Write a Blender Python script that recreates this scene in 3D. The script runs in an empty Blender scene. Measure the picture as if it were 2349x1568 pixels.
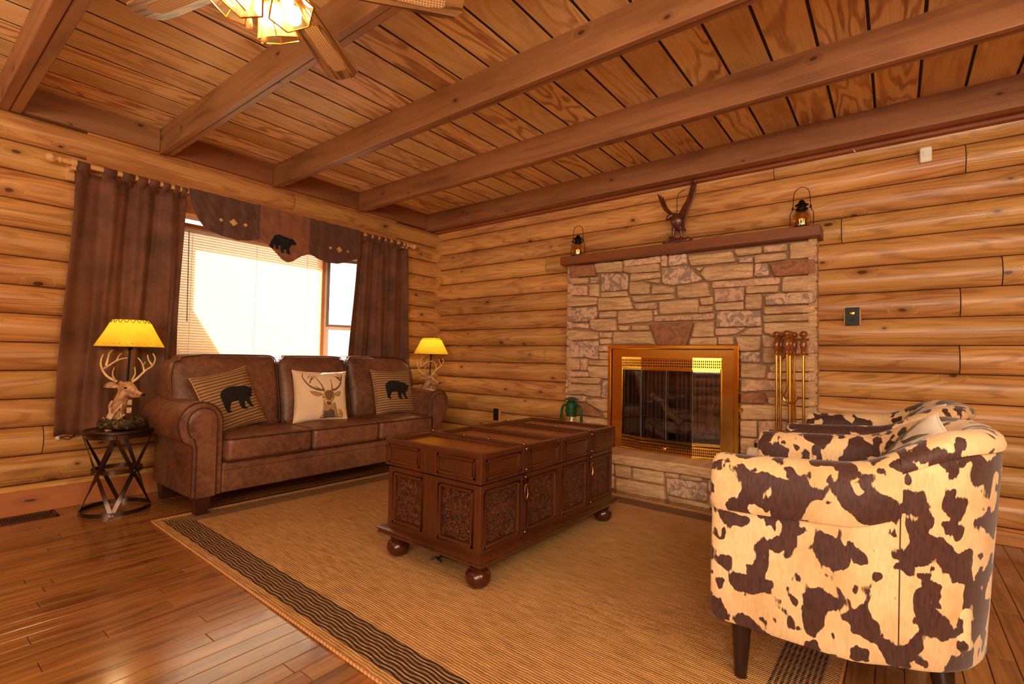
import bpy, bmesh, math, random
import numpy as np
from mathutils import Vector, Matrix, noise
D = bpy.data
S = bpy.context.scene
COL = S.collection
pi = math.pi
random.seed(7)

# ------------------------------------------------------------------ camera
cam = D.cameras.new('camera'); co = D.objects.new('camera', cam); COL.objects.link(co)
cam.sensor_width = 36; cam.sensor_fit = 'HORIZONTAL'; cam.lens = 1134/2349*36; cam.clip_start = .02
co.matrix_world = Matrix(((.79025852, .00486313, .6127543, 4.2491),
                          (.61247296, -.03758808, -.78959737, -4.0331),
                          (.01919235, .99928148, -.03268284, 1.0085), (0, 0, 0, 1)))
S.camera = co
# ------------------------------------------------------------------ light and exposure
S.view_settings.view_transform = 'Standard'; S.view_settings.look = 'None'
S.view_settings.gamma = 1; S.view_settings.use_curve_mapping = False
S.view_settings.exposure = -0.05
W = D.worlds.new('daylight'); S.world = W; W.use_nodes = True
W.node_tree.nodes['Background'].inputs[0].default_value = (1, .84, .64, 1)
W.node_tree.nodes['Background'].inputs[1].default_value = 3.0

def lamp(name, kind, loc, energy, color, size=.1, rot=None, sy=None):
    l = D.lights.new(name, kind); l.energy = energy; l.color = color
    if kind == 'AREA':
        l.size = size
        if sy: l.shape = 'RECTANGLE'; l.size_y = sy
    elif kind == 'SUN': l.angle = size
    else: l.shadow_soft_size = size
    o = D.objects.new(name, l); COL.objects.link(o); o.location = loc
    if rot is not None: o.rotation_euler = Vector(rot).to_track_quat('-Z', 'Y').to_euler()
    return o
lamp('sunlight', 'SUN', (-6, -5, 6), 38, (1, .97, .92), .01, (1, .36, -.75))
# unseen fill lamps added behind the camera to brighten the room
lamp('fill_down_corner', 'AREA', (5.2, -5.2, 2.35), 60, (1, .83, .55), 1.2, (-.45, .55, -.7))  # added fill from above, no fixture modelled
lamp('fill_down_side', 'AREA', (6.0, -3.4, 2.3), 50, (1, .83, .55), 1.0, (-.8, .3, -.55))  # added warm fill from the side, out of view
lamp('fill_up_right', 'AREA', (5.6, -4.9, 1.75), 75, (1, .84, .58), .6, (-.12, .1, 1))  # added upward fill to lift the ceiling
lamp('fill_up_left', 'AREA', (1.2, -5.6, 1.8), 45, (1, .84, .58), .5, (.05, .2, 1))  # second added upward fill, no fixture there
lamp('fill_back_wall', 'AREA', (4.5, -6.25, 1.45), 95, (1, .88, .70), 2.2, (0, 1, .1), 1.3)  # added broad fill, the back wall has no window

# ------------------------------------------------------------------ colour and material helpers
def lin(c):
    if isinstance(c, str): c = [int(c[i:i+2], 16)/255 for i in (0, 2, 4)]
    return tuple((x/12.92 if x <= .04045 else ((x+.055)/1.055)**2.4) for x in c[:3]) + (1,)

class NT:
    def __init__(s, name):
        s.m = D.materials.new(name); s.m.use_nodes = True; s.t = s.m.node_tree
        s.b = s.t.nodes['Principled BSDF']; s.out = s.t.nodes['Material Output']
    def n(s, typ, ins=None, **kw):
        x = s.t.nodes.new(typ)
        for k, v in kw.items(): setattr(x, k, v)
        for k, v in (ins or {}).items(): s.set(x.inputs[k], v)
        return x
    def set(s, i, v):
        if isinstance(v, bpy.types.NodeSocket): s.t.links.new(v, i)
        elif isinstance(v, bpy.types.Node): s.t.links.new(v.outputs[0], i)
        else: i.default_value = v
    def math(s, op, a, b=0.0, c=0.0, clamp=False):
        x = s.n('ShaderNodeMath', {0: a, 1: b, 2: c}, operation=op, use_clamp=clamp); return x.outputs[0]
    def mr(s, v, a, b, c=0.0, d=1.0, kind='LINEAR'):
        return s.n('ShaderNodeMapRange', {0: v, 1: a, 2: b, 3: c, 4: d}, interpolation_type=kind).outputs[0]
    def mix(s, f, a, b, mode='MIX'):
        x = s.n('ShaderNodeMix', data_type='RGBA', blend_type=mode)
        s.set(x.inputs[0], f); s.set(x.inputs[6], a); s.set(x.inputs[7], b); return x.outputs[2]
    def noise(s, vec, scale, detail=2, rough=.5, dist=0.0):
        return s.n('ShaderNodeTexNoise', {'Vector': vec, 'Scale': scale, 'Detail': detail, 'Roughness': rough, 'Distortion': dist})
    def comb(s, x, y, z=0.0): return s.n('ShaderNodeCombineXYZ', {0: x, 1: y, 2: z}).outputs[0]
    def uv(s):
        u = s.n('ShaderNodeUVMap', uv_map='UVMap'); p = s.n('ShaderNodeSeparateXYZ', {0: u.outputs[0]}); return p.outputs[0], p.outputs[1]
    def obj(s): return s.n('ShaderNodeTexCoord').outputs['Object']
    def attr(s, name='rnd'): return s.n('ShaderNodeAttribute', attribute_name=name).outputs['Fac']
    def bump(s, h, strength=.3, dist=.01):
        s.set(s.b.inputs['Normal'], s.n('ShaderNodeBump', {'Height': h, 'Strength': strength, 'Distance': dist}).outputs[0])
    def fin(s, color=None, rough=None, metal=None, **kw):
        if color is not None: s.set(s.b.inputs['Base Color'], color)
        if rough is not None: s.set(s.b.inputs['Roughness'], rough)
        if metal is not None: s.set(s.b.inputs['Metallic'], metal)
        for k, v in kw.items(): s.set(s.b.inputs[k.replace('_', ' ')], v)
        return s.m

def flat(name, col, rough=.5, metal=0.0, vary=.12, scale=30, bump=0.0, **kw):
    t = NT(name); c = lin(col)
    nz = t.noise(t.obj(), scale, 3)
    f = t.mr(nz.outputs[0], .3, .7, 1-vary, 1+vary)
    cc = t.n('ShaderNodeHueSaturation', {'Value': f, 'Color': c}).outputs[0]
    if bump: t.bump(nz.outputs[0], bump, .003)
    return t.fin(cc, rough, metal, **kw)

def wood(name, light, dark, knotc='4a2410', su=.7, sv=7.0, rings=9.0, ramt=.6, fib=.25, var=.16, knots=True, ku=1.6, kv=6.0,
         kr=.11, rough=.45, coat=.0, bump=.15, kthr=.45, warm=.0, ringvar=0):
    t = NT(name); u, v = t.uv(); r = t.attr()
    off = t.math('MULTIPLY', r, 37.0)
    vec = t.comb(t.math('MULTIPLY', u, su), t.math('MULTIPLY', v, sv), off)
    n0 = t.noise(vec, 1.0, 2.5, .45, .35).outputs[0]
    if knots:
        kvc = t.comb(t.math('ADD', t.math('MULTIPLY', u, ku), off), t.math('MULTIPLY', v, kv), 0.0)
        wv = t.noise(kvc, 3.0, 1).outputs[1]
        kvc = t.mix(.06, kvc, wv)
        vo = t.n('ShaderNodeTexVoronoi', {'Vector': kvc, 'Scale': 1.0, 'Randomness': .9}, voronoi_dimensions='2D')
        cell = t.n('ShaderNodeSeparateColor', {0: vo.outputs['Color']})
        on = t.math('GREATER_THAN', cell.outputs[0], kthr)
        size = t.mr(cell.outputs[1], 0, 1, .35, 1.0)
        d = t.math('DIVIDE', vo.outputs['Distance'], size)
        halo = t.math('MULTIPLY', t.mr(d, 0, kr*3.6, 1, 0, 'SMOOTHERSTEP'), on)
        core = t.math('MULTIPLY', t.mr(d, kr*.6, kr, 1, 0, 'SMOOTHSTEP'), on)
        n0 = t.math('MULTIPLY_ADD', halo, .34, n0)
    ring = t.math('SINE', t.math('MULTIPLY', n0, rings*6.283))
    ring = t.mr(ring, -.2, 1.0, 0, 1, 'SMOOTHSTEP')
    if ringvar: ring = t.math('MULTIPLY', ring, t.mr(r, .25, .75, .3, 1.1))
    fb = t.noise(t.comb(t.math('MULTIPLY', u, 2.5), t.math('MULTIPLY', v, 110.0), off), 1.0, 3, .6).outputs[0]
    blot = t.noise(t.comb(t.math('MULTIPLY', u, 1.5), t.math('MULTIPLY', v, 5.0), off), 1.0, 3, .6).outputs[0]
    amt = t.math('ADD', t.math('MULTIPLY', t.math('MULTIPLY', ring, ramt), t.mr(blot, .3, .75, .35, 1.25)), t.math('MULTIPLY', t.mr(fb, .35, .7, 0, 1), fib), clamp=True)
    c = t.mix(amt, lin(light), lin(dark))
    c = t.mix(t.mr(blot, .45, .8, 0, .45), c, lin(dark), 'MULTIPLY')
    if knots:
        c = t.mix(t.math('MULTIPLY', halo, .35), c, lin(knotc)); c = t.mix(t.math('MULTIPLY', core, .85), c, lin(knotc))
    wn = t.n('ShaderNodeTexWhiteNoise', {'W': t.math('MULTIPLY', r, 91.0)}, noise_dimensions='1D')
    c = t.n('ShaderNodeHueSaturation', {'Hue': t.mr(wn.outputs[0], 0, 1, .494, .506), 'Saturation': 1.0, 'Value': t.mr(r, 0, 1, 1-var, 1+var), 'Color': c}).outputs[0]
    if bump: t.bump(t.math('ADD', t.math('MULTIPLY', ring, -.4), t.math('MULTIPLY', fb, -.6)), bump, .004)
    return t.fin(c, rough, **({'Coat Weight': coat, 'Coat Roughness': .12} if coat else {}))

# ------------------------------------------------------------------ mesh builder
def topmat(o):
    while o.parent: o = o.parent
    return Matrix.Translation(o.location) @ o.rotation_euler.to_matrix().to_4x4()

class M:
    def __init__(s): s.v = []; s.f = []; s.uv = []; s.r = []; s.mi = []
    def poly(s, pts, uvs=None, r=.5, mi=0):
        i = len(s.v); s.v += [tuple(p) for p in pts]; s.f.append(tuple(range(i, i+len(pts))))
        s.uv.append(uvs or [(p[0]+p[1], p[2]) for p in pts]); s.r.append(r); s.mi.append(mi)
    def idx(s, face, uvs=None, r=.5, mi=0):
        s.f.append(tuple(face)); s.uv.append(uvs or [(s.v[k][0]+s.v[k][1], s.v[k][2]) for k in face]); s.r.append(r); s.mi.append(mi)
    def box(s, lo, hi, ax=0, r=None, mi=0, mat=None):
        lo = list(lo); hi = list(hi); r = random.random() if r is None else r
        o1, o2 = random.random()*9, random.random()*9
        c = [Vector((x, y, z)) for x in (lo[0], hi[0]) for y in (lo[1], hi[1]) for z in (lo[2], hi[2])]
        for q in ((0, 1, 3, 2), (4, 6, 7, 5), (0, 4, 5, 1), (2, 3, 7, 6), (0, 2, 6, 4), (1, 5, 7, 3)):
            p = [c[k] for k in q]
            nrm = (p[1]-p[0]).cross(p[2]-p[0]); na = max(range(3), key=lambda k: abs(nrm[k]))
            ua = ax if ax != na else (ax+1) % 3
            va = [k for k in range(3) if k not in (na, ua)][0]
            uvs = [(a[ua]+o1, a[va]+o2+na*.37) for a in p]
            if mat: p = [mat @ a for a in p]
            s.poly(p, uvs, r, mi)
    def grid(s, P, cu=False, cv=False, r=.5, mi=0, uvs=None):
        nu, nv = len(P), len(P[0]); b = len(s.v)
        for row in P: s.v += [tuple(p) for p in row]
        lu = [0.0]; lv = [0.0]
        for i in range(1, nu+1): lu.append(lu[-1]+(Vector(P[i % nu][nv//2])-Vector(P[i-1][nv//2])).length)
        for j in range(1, nv+1): lv.append(lv[-1]+(Vector(P[nu//2][j % nv])-Vector(P[nu//2][j-1])).length)
        for i in range(nu if cu else nu-1):
            for j in range(nv if cv else nv-1):
                i2, j2 = (i+1) % nu, (j+1) % nv
                u4 = [(lu[i], lv[j]), (lu[i+1], lv[j]), (lu[i+1], lv[j+1]), (lu[i], lv[j+1])]
                s.idx((b+i*nv+j, b+i2*nv+j, b+i2*nv+j2, b+i*nv+j2), u4, r, mi)
        return b
    def tube(s, path, rad, n=8, cap=True, r=.5, mi=0, closed=False, flat=None):
        path = [Vector(p) for p in path]; m = len(path)
        if not isinstance(rad, (list, tuple)): rad = [rad]*m
        rows = []; up = Vector((0, 0, 1))
        for i, p in enumerate(path):
            if closed: d = path[(i+1) % m]-path[i-1]
            else: d = path[min(i+1, m-1)]-path[max(i-1, 0)]
            d.normalize()
            if i == 0:
                a = up if abs(d.z) < .9 else Vector((1, 0, 0)); x = d.cross(a).normalized()
            else:
                x = (x - d*x.dot(d)).normalized()
            y = d.cross(x)
            ry = flat if flat else 1
            rows.append([p + (x*math.cos(k*2*pi/n) + y*math.sin(k*2*pi/n)*ry)*rad[i] for k in range(n)])
        b = s.grid(rows, cu=closed, cv=True, r=r, mi=mi)
        if cap and not closed:
            s.idx([b+k for k in range(n)], None, r, mi); s.idx([b+(m-1)*n+k for k in reversed(range(n))], None, r, mi)
    def lathe(s, prof, c=(0, 0, 0), n=24, mat=None, r=.5, mi=0, cap=True, a0=0):
        rows = []
        for (rr, z) in prof:
            row = [Vector((rr*math.cos(a0+k*2*pi/n), rr*math.sin(a0+k*2*pi/n), z)) for k in range(n)]
            rows.append([(mat @ q if mat else q) + Vector(c) for q in row])
        b = s.grid(rows, cv=True, r=r, mi=mi)
        if cap:
            if prof[0][0] > 1e-4: s.idx([b+k for k in range(n)], None, r, mi)
            if prof[-1][0] > 1e-4: s.idx([b+(len(prof)-1)*n+k for k in range(n)], None, r, mi)
    def prism(s, pts, d, r=.5, mi=0):       # pts: 3D loop, d: extrusion vector
        pts = [Vector(p) for p in pts]; d = Vector(d); q = [p+d for p in pts]; n = len(pts); b = len(s.v)
        s.v += [tuple(p) for p in pts+q]
        s.idx(list(range(b, b+n)), None, r, mi); s.idx([b+n+k for k in reversed(range(n))], None, r, mi)
        for k in range(n):
            k2 = (k+1) % n; s.idx((b+k2, b+k, b+n+k, b+n+k2), None, r, mi)
    def rbox(s, c, h, rad, ni=6, nc=3, f=None, puff=(0, 0, 0), r=.5, mi=0, mat=None):
        rad = min(rad, min(h)*.999); ts = []
        for a in range(3):
            i0 = h[a]-rad; pos = [i0*k/ni for k in range(ni+1)] + [i0+rad*math.tan(pi/4*k/nc) for k in range(1, nc+1)]
            ts.append([-x for x in reversed(pos[1:])] + pos)
        key = {}
        def vert(p):
            kk = tuple(round(x, 6) for x in p)
            if kk in key: return key[kk]
            q = Vector([max(-(h[a]-rad), min(h[a]-rad, p[a])) for a in range(3)])
            d = Vector(p)-q; o = q + (d.normalized()*rad if d.length > 1e-9 else Vector())
            w = [max(0, 1-(o[a]/h[a])**2) for a in range(3)]
            for a in range(3):
                b1, b2 = (a+1) % 3, (a+2) % 3
                o[a] += puff[a]*(w[b1]*w[b2])**.7*(o[a]/h[a])
            if f: o = Vector(f(o))
            if mat: o = mat @ o
            key[kk] = len(s.v); s.v.append(tuple(o+Vector(c))); return key[kk]
        for a in range(3):
            b1, b2 = (a+1) % 3, (a+2) % 3
            for sg in (-1, 1):
                for i in range(len(ts[b1])-1):
                    for j in range(len(ts[b2])-1):
                        q = []; uvs = []
                        for (di, dj) in ((0, 0), (1, 0), (1, 1), (0, 1)):
                            p = [0, 0, 0]; p[a] = sg*h[a]; p[b1] = ts[b1][i+di]; p[b2] = ts[b2][j+dj]
                            q.append(vert(p)); uvs.append((p[b1]+a*.7, p[b2]))
                        if sg < 0: q.reverse(); uvs.reverse()
                        if len(set(q)) >= 3: s.idx(q, uvs, r, mi)
    def build(s, name, mat, parent=None, smooth=30, bevel=0, bseg=2, merge=True, local=False, mods=None, wn=False):
        me = D.meshes.new(name)
        vs = [Vector(p) for p in s.v]
        if parent is not None and not local:
            inv = topmat(parent).inverted(); vs = [inv @ p for p in vs]
        me.from_pydata([tuple(p) for p in vs], [], s.f)
        ul = me.uv_layers.new(name='UVMap'); k = 0
        flatuv = [c for f in s.uv for q in f for c in q]
        if len(flatuv) == len(ul.data)*2: ul.data.foreach_set('uv', flatuv)
        at = me.attributes.new('rnd', 'FLOAT', 'FACE'); at.data.foreach_set('value', s.r)
        me.polygons.foreach_set('material_index', s.mi)
        for m in (mat if isinstance(mat, (list, tuple)) else [mat]): me.materials.append(m)
        bm = bmesh.new(); bm.from_mesh(me)
        if merge: bmesh.ops.remove_doubles(bm, verts=bm.verts, dist=1e-5)
        bmesh.ops.recalc_face_normals(bm, faces=bm.faces)
        bm.to_mesh(me); bm.free()
        me.polygons.foreach_set('use_smooth', [smooth > 0]*len(me.polygons))
        if 0 < smooth < 180: me.set_sharp_from_angle(angle=math.radians(smooth))
        me.update()
        o = D.objects.new(name, me); COL.objects.link(o)
        if parent is not None: o.parent = parent
        if bevel:
            b = o.modifiers.new('edge', 'BEVEL'); b.width = bevel; b.segments = bseg; b.limit_method = 'ANGLE'; b.angle_limit = math.radians(40)
            b.harden_normals = False
            if smooth == 0: me.polygons.foreach_set('use_smooth', [False]*len(me.polygons))
        return o

def tag(o, label, cat, group=None, kind=None):
    o['label'] = label; o['category'] = cat
    if group: o['group'] = group
    if kind: o['kind'] = kind
    return o
def thing(name, label, cat, loc=(0, 0, 0), rz=0.0, group=None):
    o = D.objects.new(name, None); COL.objects.link(o); o.location = loc; o.rotation_euler = (0, 0, rz)
    o.empty_display_size = .1
    return tag(o, label, cat, group)
def struct(o, label, cat): return tag(o, label, cat, kind='structure')
def copy_tree(o, parent=None):
    c = o.copy(); COL.objects.link(c)
    if parent: c.parent = parent
    for ch in [x for x in D.objects if x.parent == o]: copy_tree(ch, c)
    return c
def arc(cx, cy, r, a0, a1, n): return [(cx+r*math.cos(math.radians(a0+(a1-a0)*k/n)), cy+r*math.sin(math.radians(a0+(a1-a0)*k/n))) for k in range(n+1)]
def bez(pts, n=8):      # smooth Catmull-Rom through points
    P = [Vector(p) for p in pts]; out = []
    for i in range(len(P)-1):
        a, b, c, d = P[max(i-1, 0)], P[i], P[i+1], P[min(i+2, len(P)-1)]
        for k in range(n):
            t = k/n; out.append(.5*((2*b)+(c-a)*t+(2*a-5*b+4*c-d)*t*t+(3*b-a-3*c+d)*t**3))
    return out+[P[-1]]
def remesh(o, vox, it=4, fac=.6):
    m = o.modifiers.new('fuse', 'REMESH'); m.mode = 'VOXEL'; m.voxel_size = vox; m.use_smooth_shade = True
    s = o.modifiers.new('soft', 'SMOOTH'); s.iterations = it; s.factor = fac

# ------------------------------------------------------------------ materials
LOG = wood('log_pine', 'dea660', '965828', '4e2610', su=.7, sv=6.5, rings=13, ramt=.46, fib=.32, var=.12, ku=2.6, kv=5.0, kr=.075, rough=.42, coat=.12, kthr=.55)
CEIL = wood('ceiling_plywood', 'f2c888', 'aa7040', su=1.0, sv=5.0, rings=10, ramt=.75, fib=.28, var=.12, knots=False, ringvar=1, rough=.5)
BEAM = wood('beam_wood', 'a06a42', '74482c', '34180c', su=.5, sv=5, rings=5, ramt=.4, fib=.3, var=.07, ku=2.4, kv=4.0, kr=.055, rough=.45, kthr=.35, bump=.08)
TRIM = wood('trim_wood', 'd08f4e', 'a8642e', '5a2c12', su=.5, sv=8, rings=6, ramt=.5, fib=.3, rough=.4)
REDTRIM = wood('red_stained_trim', 'a5603a', '7c4022', knots=False, rings=4, ramt=.35, rough=.5)
FLOORM = wood('oak_floor', 'a26c38', '5c3414', su=1.2, sv=10, rings=6, ramt=.45, fib=.45, var=.16, knots=False, rough=.22, coat=.5, bump=.06)
MANT = wood('mantel_wood', '8a4a24', '6e3616', '3a1c10', su=.5, sv=5, rings=4, ramt=.35, fib=.25, kthr=.8, rough=.45, bump=.05)
RODW = flat('pale_pine', 'e2ab6c', .4, vary=.06)
DARK = flat('gap_dark', '2a160a', .9)
# ================================================================== THE ROOM
LC = .175
XM, YM = 6.4, -6.4
def log_course(m, axis, a, b, z0, z1, bulge, caps=True):
    r = random.random(); ou, ov = random.random()*50, random.random()*50
    n = 16; prof = []
    for k in range(n+1):
        t = math.sin(pi/2*(-1+2*k/n)); prof.append((bulge*(1-abs(t)**2.0)**.68, (z0+z1)/2+t*(z1-z0)/2))
    L = b-a; ns = max(1, int(L/.5)); rows = []
    for i in range(ns+1):
        s = a+L*i/ns
        row = []
        for (o, z) in prof:
            row.append((o, s, z) if axis == 1 else (s, -o, z))
        rows.append(row)
    base = len(m.v)
    for row in rows: m.v += row
    for i in range(ns):
        for j in range(n):
            u0, u1 = ou+L*i/ns, ou+L*(i+1)/ns; v0, v1 = ov+prof[j][1]-z0, ov+prof[j+1][1]-z0
            m.idx((base+i*(n+1)+j, base+(i+1)*(n+1)+j, base+(i+1)*(n+1)+j+1, base+i*(n+1)+j+1), [(u0, v0), (u1, v0), (u1, v1), (u0, v1)], r)
    for i in (0, ns): m.idx([base+i*(n+1)+j for j in range(n+1)], [(p[0]+p[1], p[2]) for p in rows[i]], r)

OY0, OY1, OZ0, OZ1 = -3.2, -.66, .875, 2.1
m = M()
jl = {2: [-3.365], 13: [-1.80], 4: [-4.6], 8: [-4.9], 10: [-4.3], 0: [-1.5]}
for k in range(15):
    z0, z1 = k*LC, (k+1)*LC
    cuts = [YM] + sorted(jl.get(k, [])) + [.06]
    spans = [[cuts[i]+.0025, cuts[i+1]-.0025] for i in range(len(cuts)-1)]
    if 5 <= k <= 11:
        spans = [[a, min(b, OY0)] for a, b in spans if a < OY0] + [[max(a, OY1), b] for a, b in spans if b > OY1]
    for a, b in spans: log_course(m, 1, a, b, z0+.0022, z1-.0022, .055 if k == 13 else .05)
struct(m.build('wall_left', LOG, smooth=40), 'horizontal pine log wall with the curtained window', 'wall')
m = M()
jr = {12: [4.592], 10: [1.552, 3.964], 8: [4.744], 7: [4.561], 5: [1.555, 4.555], 3: [2.0], 2: [5.4], 13: [3.55], 9: [2.9]}
for k in range(-1, 15):
    z0, z1 = (k+.5)*LC, (k+1.5)*LC
    cuts = [-.06] + sorted(jr.get(k, [])) + [XM]
    sp = [(cuts[i]+.0025, cuts[i+1]-.0025) for i in range(len(cuts)-1)]
    if z0 < 1.08: sp = [(a, min(b, 2.35)) for a, b in sp if a < 2.35] + [(max(a, 3.30), b) for a, b in sp if b > 3.30]
    for a, b in sp: log_course(m, 0, a, b, max(z0, 0)+.0022, z1-.0022, .05)
struct(m.build('wall_right', LOG, smooth=40), 'horizontal pine log wall behind the stone fireplace', 'wall')
m = M()      # solid core behind the log faces
for (lo, hi) in (((-.2, YM, -.1), (-.002, OY0, 2.8)), ((-.2, OY1, -.1), (-.002, .2, 2.8)), ((-.2, OY0, -.1), (-.002, OY1, OZ0-.002)), ((-.2, OY0, 2.12), (-.002, OY1, 2.8)), ((-.2, .002, -.1), (2.355, .2, 2.8)), ((3.295, .002, -.1), (XM, .2, 2.8)), ((2.355, .002, 1.07), (3.295, .2, 2.8))):
    m.box(lo, hi)
struct(m.build('wall_core', DARK), 'dark core between the log courses', 'wall')

# floor
m = M(); bw = .0762; x = 0.0; i = 0
while x < XM:
    y = YM - random.random()*1.0
    while y < 0:
        L = random.choice((.35, .5, .7, .9, 1.2, 1.5)) * random.uniform(.85, 1.15)
        a, b = max(y, YM), min(y+L, .02)
        if b > a+.02: m.box((x+.0009, a+.0009, -.02), (x+bw-.0009, b-.0009, 0), ax=1)
        y += L
    x += bw
struct(m.build('floor', FLOORM, smooth=0, bevel=.0013, bseg=1), 'glossy narrow oak strip floor', 'floor')
m = M(); m.box((-.2, YM, -.06), (XM, .2, -.012)); struct(m.build('floor_underlay', DARK), 'dark underlay in the gaps of the oak floor', 'floor')

# ceiling
m = M(); x = -.054-.2105
while x < XM:
    y = YM
    cuts = [YM, YM+random.uniform(.4, 2.0), .15]
    m.box((x+.0065, YM, 2.62), (x+.204, .15, 2.645), ax=1)
    x += .2105
struct(m.build('ceiling', CEIL, smooth=0, bevel=.003, bseg=1), 'plywood plank ceiling with dark grooves', 'ceiling')
m = M(); m.box((-.2, YM, 2.6225), (XM, .2, 2.72)); struct(m.build('groove_shade', DARK), 'dark sheet standing in for shade in the plank grooves', 'ceiling')  # dark colour replaces the shade inside the grooves
for j, (y0, y1) in enumerate(((-3.64, -3.535), (-2.82, -2.74), (-2.0, -1.925), (-1.15, -1.07), (-4.46, -4.38), (-5.3, -5.22))):
    m = M(); mid = (y0+y1)/2
    m.box((.02, y0, 2.44), (XM, mid-.001, 2.63), ax=0); m.box((.02, mid+.001, 2.444), (XM, y1, 2.63), ax=0)
    struct(m.build('ceiling_beam', BEAM, smooth=0, bevel=.005), ['brown ceiling beam above the left end of the window', 'brown ceiling beam passing beside the fan', 'brown ceiling beam ending above the middle of the window', 'brown ceiling beam ending above the right curtain', 'brown ceiling beam behind the fan', 'brown ceiling beam at the back of the room'][j], 'beam')
m = M(); m.box((.02, -.24, 2.44), (XM, -.165, 2.63), ax=0); struct(m.build('ceiling_beam', BEAM, smooth=0, bevel=.005), 'brown ceiling beam along the fireplace wall', 'beam')
m = M(); m.box((.02, -.163, 2.455), (XM, -.10, 2.63), ax=0); m.box((.02, -.10, 2.43), (XM, 0, 2.63), ax=0); struct(m.build('trim_1', REDTRIM, smooth=0, bevel=.004), 'red stained board on top of the fireplace wall', 'trim')
m = M()
ys = [YM, -5.3, -4.46, -3.64, -2.82, -2.0, -1.15, -.24]; ye = [-5.22, -4.38, -3.535, -2.74, -1.925, -1.07]
for i in range(len(ys)-1):
    m.box((-.01, (ye[i-1] if i > 0 else YM)+.002, 2.452), (.055, ys[i+1]-.002, 2.63), ax=1)
struct(m.build('trim_2', BEAM, smooth=0, bevel=.004), 'brown rim boards between the ceiling beams', 'trim')
m = M(); m.box((-.01, YM, 0), (.052, -.05, .143), ax=1, r=.3); struct(m.build('baseboard_left', wood('base_wood', 'c27c48', 'a05a30', su=.4, sv=5, rings=4, ramt=.35), smooth=0, bevel=.004), 'wide baseboard plank under the log wall', 'baseboard')
m = M(); m.box((3.86, -.06, 0), (XM, 0, .075), ax=0, r=.6); m.box((.05, -.06, 0), (1.88, 0, .075), ax=0, r=.6); struct(m.build('baseboard_right', TRIM, smooth=0, bevel=.004), 'light baseboard plank under the fireplace wall', 'baseboard')

m = M()
for k in range(15):
    log_course(m, 0, -.1, XM+.1, k*LC+.0022, (k+1)*LC-.0022, -.042)
    log_course(m, 1, YM-.1, .1, (k+.5)*LC+.0022, (k+1.5)*LC-.0022, -.042)
n_ = len(m.v)
m.v = [((x, YM-.0+(-y), z) if abs(y) <= .0421 and -.11 <= x <= XM+.11 and i < 0 else (x, y, z)) for i, (x, y, z) in enumerate(m.v)]
out = []
for f, r_ in zip(m.f, m.r): pass
V = [Vector(p) for p in m.v]
# courses made along y=0 go to the back wall, courses along x=0 to the wall on the other side
isback = [False]*len(V)
for f in m.f:
    pts = [V[i] for i in f]
    if max(abs(p.y) for p in pts) <= .0425 and (max(p.x for p in pts)-min(p.x for p in pts) > .2 or max(p.x for p in pts) > .05):
        for i in f: isback[i] = True
m.v = [((p.x, YM+p.y, p.z) if b else (XM+p.x, p.y, p.z)) for p, b in zip(V, isback)]
m.box((-.2, YM-.2, -.1), (XM+.2, YM-.06, 2.8)); m.box((XM+.06, YM, -.1), (XM+.2, .2, 2.8))
struct(m.build('wall_back', LOG, smooth=40), 'pine log walls of the room behind the camera', 'wall')
# ------------------------------------------------------------------ bay window
BAY = [(0, OY0), (-.3, -2.8), (-.3, -1.3), (0, OY1)]
WHITEP = flat('white_paint', 'efe8de', .4, vary=.04)
WINWOOD = wood('window_wood', 'c88648', '9a5e2c', knots=False, rings=5, ramt=.35, rough=.4)
GREYF = flat('grey_sash', '8a8078', .5, vary=.05)
g = NT('window_glass'); tr = g.n('ShaderNodeBsdfTransparent', {0: (1, 1, 1, 1)}); gl = g.n('ShaderNodeBsdfGlossy', {0: (1, 1, 1, 1), 1: .02})
mx = g.n('ShaderNodeMixShader', {0: .06, 1: tr, 2: gl}); g.set(g.out.inputs[0], mx.outputs[0]); GLASS = g.m
m = M()
def sheet(z0, z1, mi=0, e=.02):
    pts = [(e, OY0-e, z0), (-.3-.08, -2.8-.06, z0), (-.3-.08, -1.3+.06, z0), (e, OY1+e, z0)]
    m.prism(pts, (0, 0, z1-z0), mi=mi)
sheet(2.15, 2.5); sheet(.5, .9)
m.box((-.16, OY0, 2.055), (.03, OY1, 2.235), ax=1)
for y0, y1 in ((OY0-.02, OY0+.02), (OY1-.02, OY1+.02)): m.box((-.04, y0, .9), (.045, y1, 2.1), ax=2)
struct(m.build('trim_3', WINWOOD, smooth=0, bevel=.003), 'wooden header, sill and jambs of the bay window', 'trim')
m = M(); m.box((-.42, -2.9, 2.13), (-.3, -1.2, 2.5)); m.box((-.72, -3.3, 2.19), (-.1, -.6, 2.5)); struct(m.build('trim_4', DARK), 'unseen bay roof with an overhang sized to shade the blind top', 'trim')  # overhang added to put shade along the top of the blind

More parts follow.
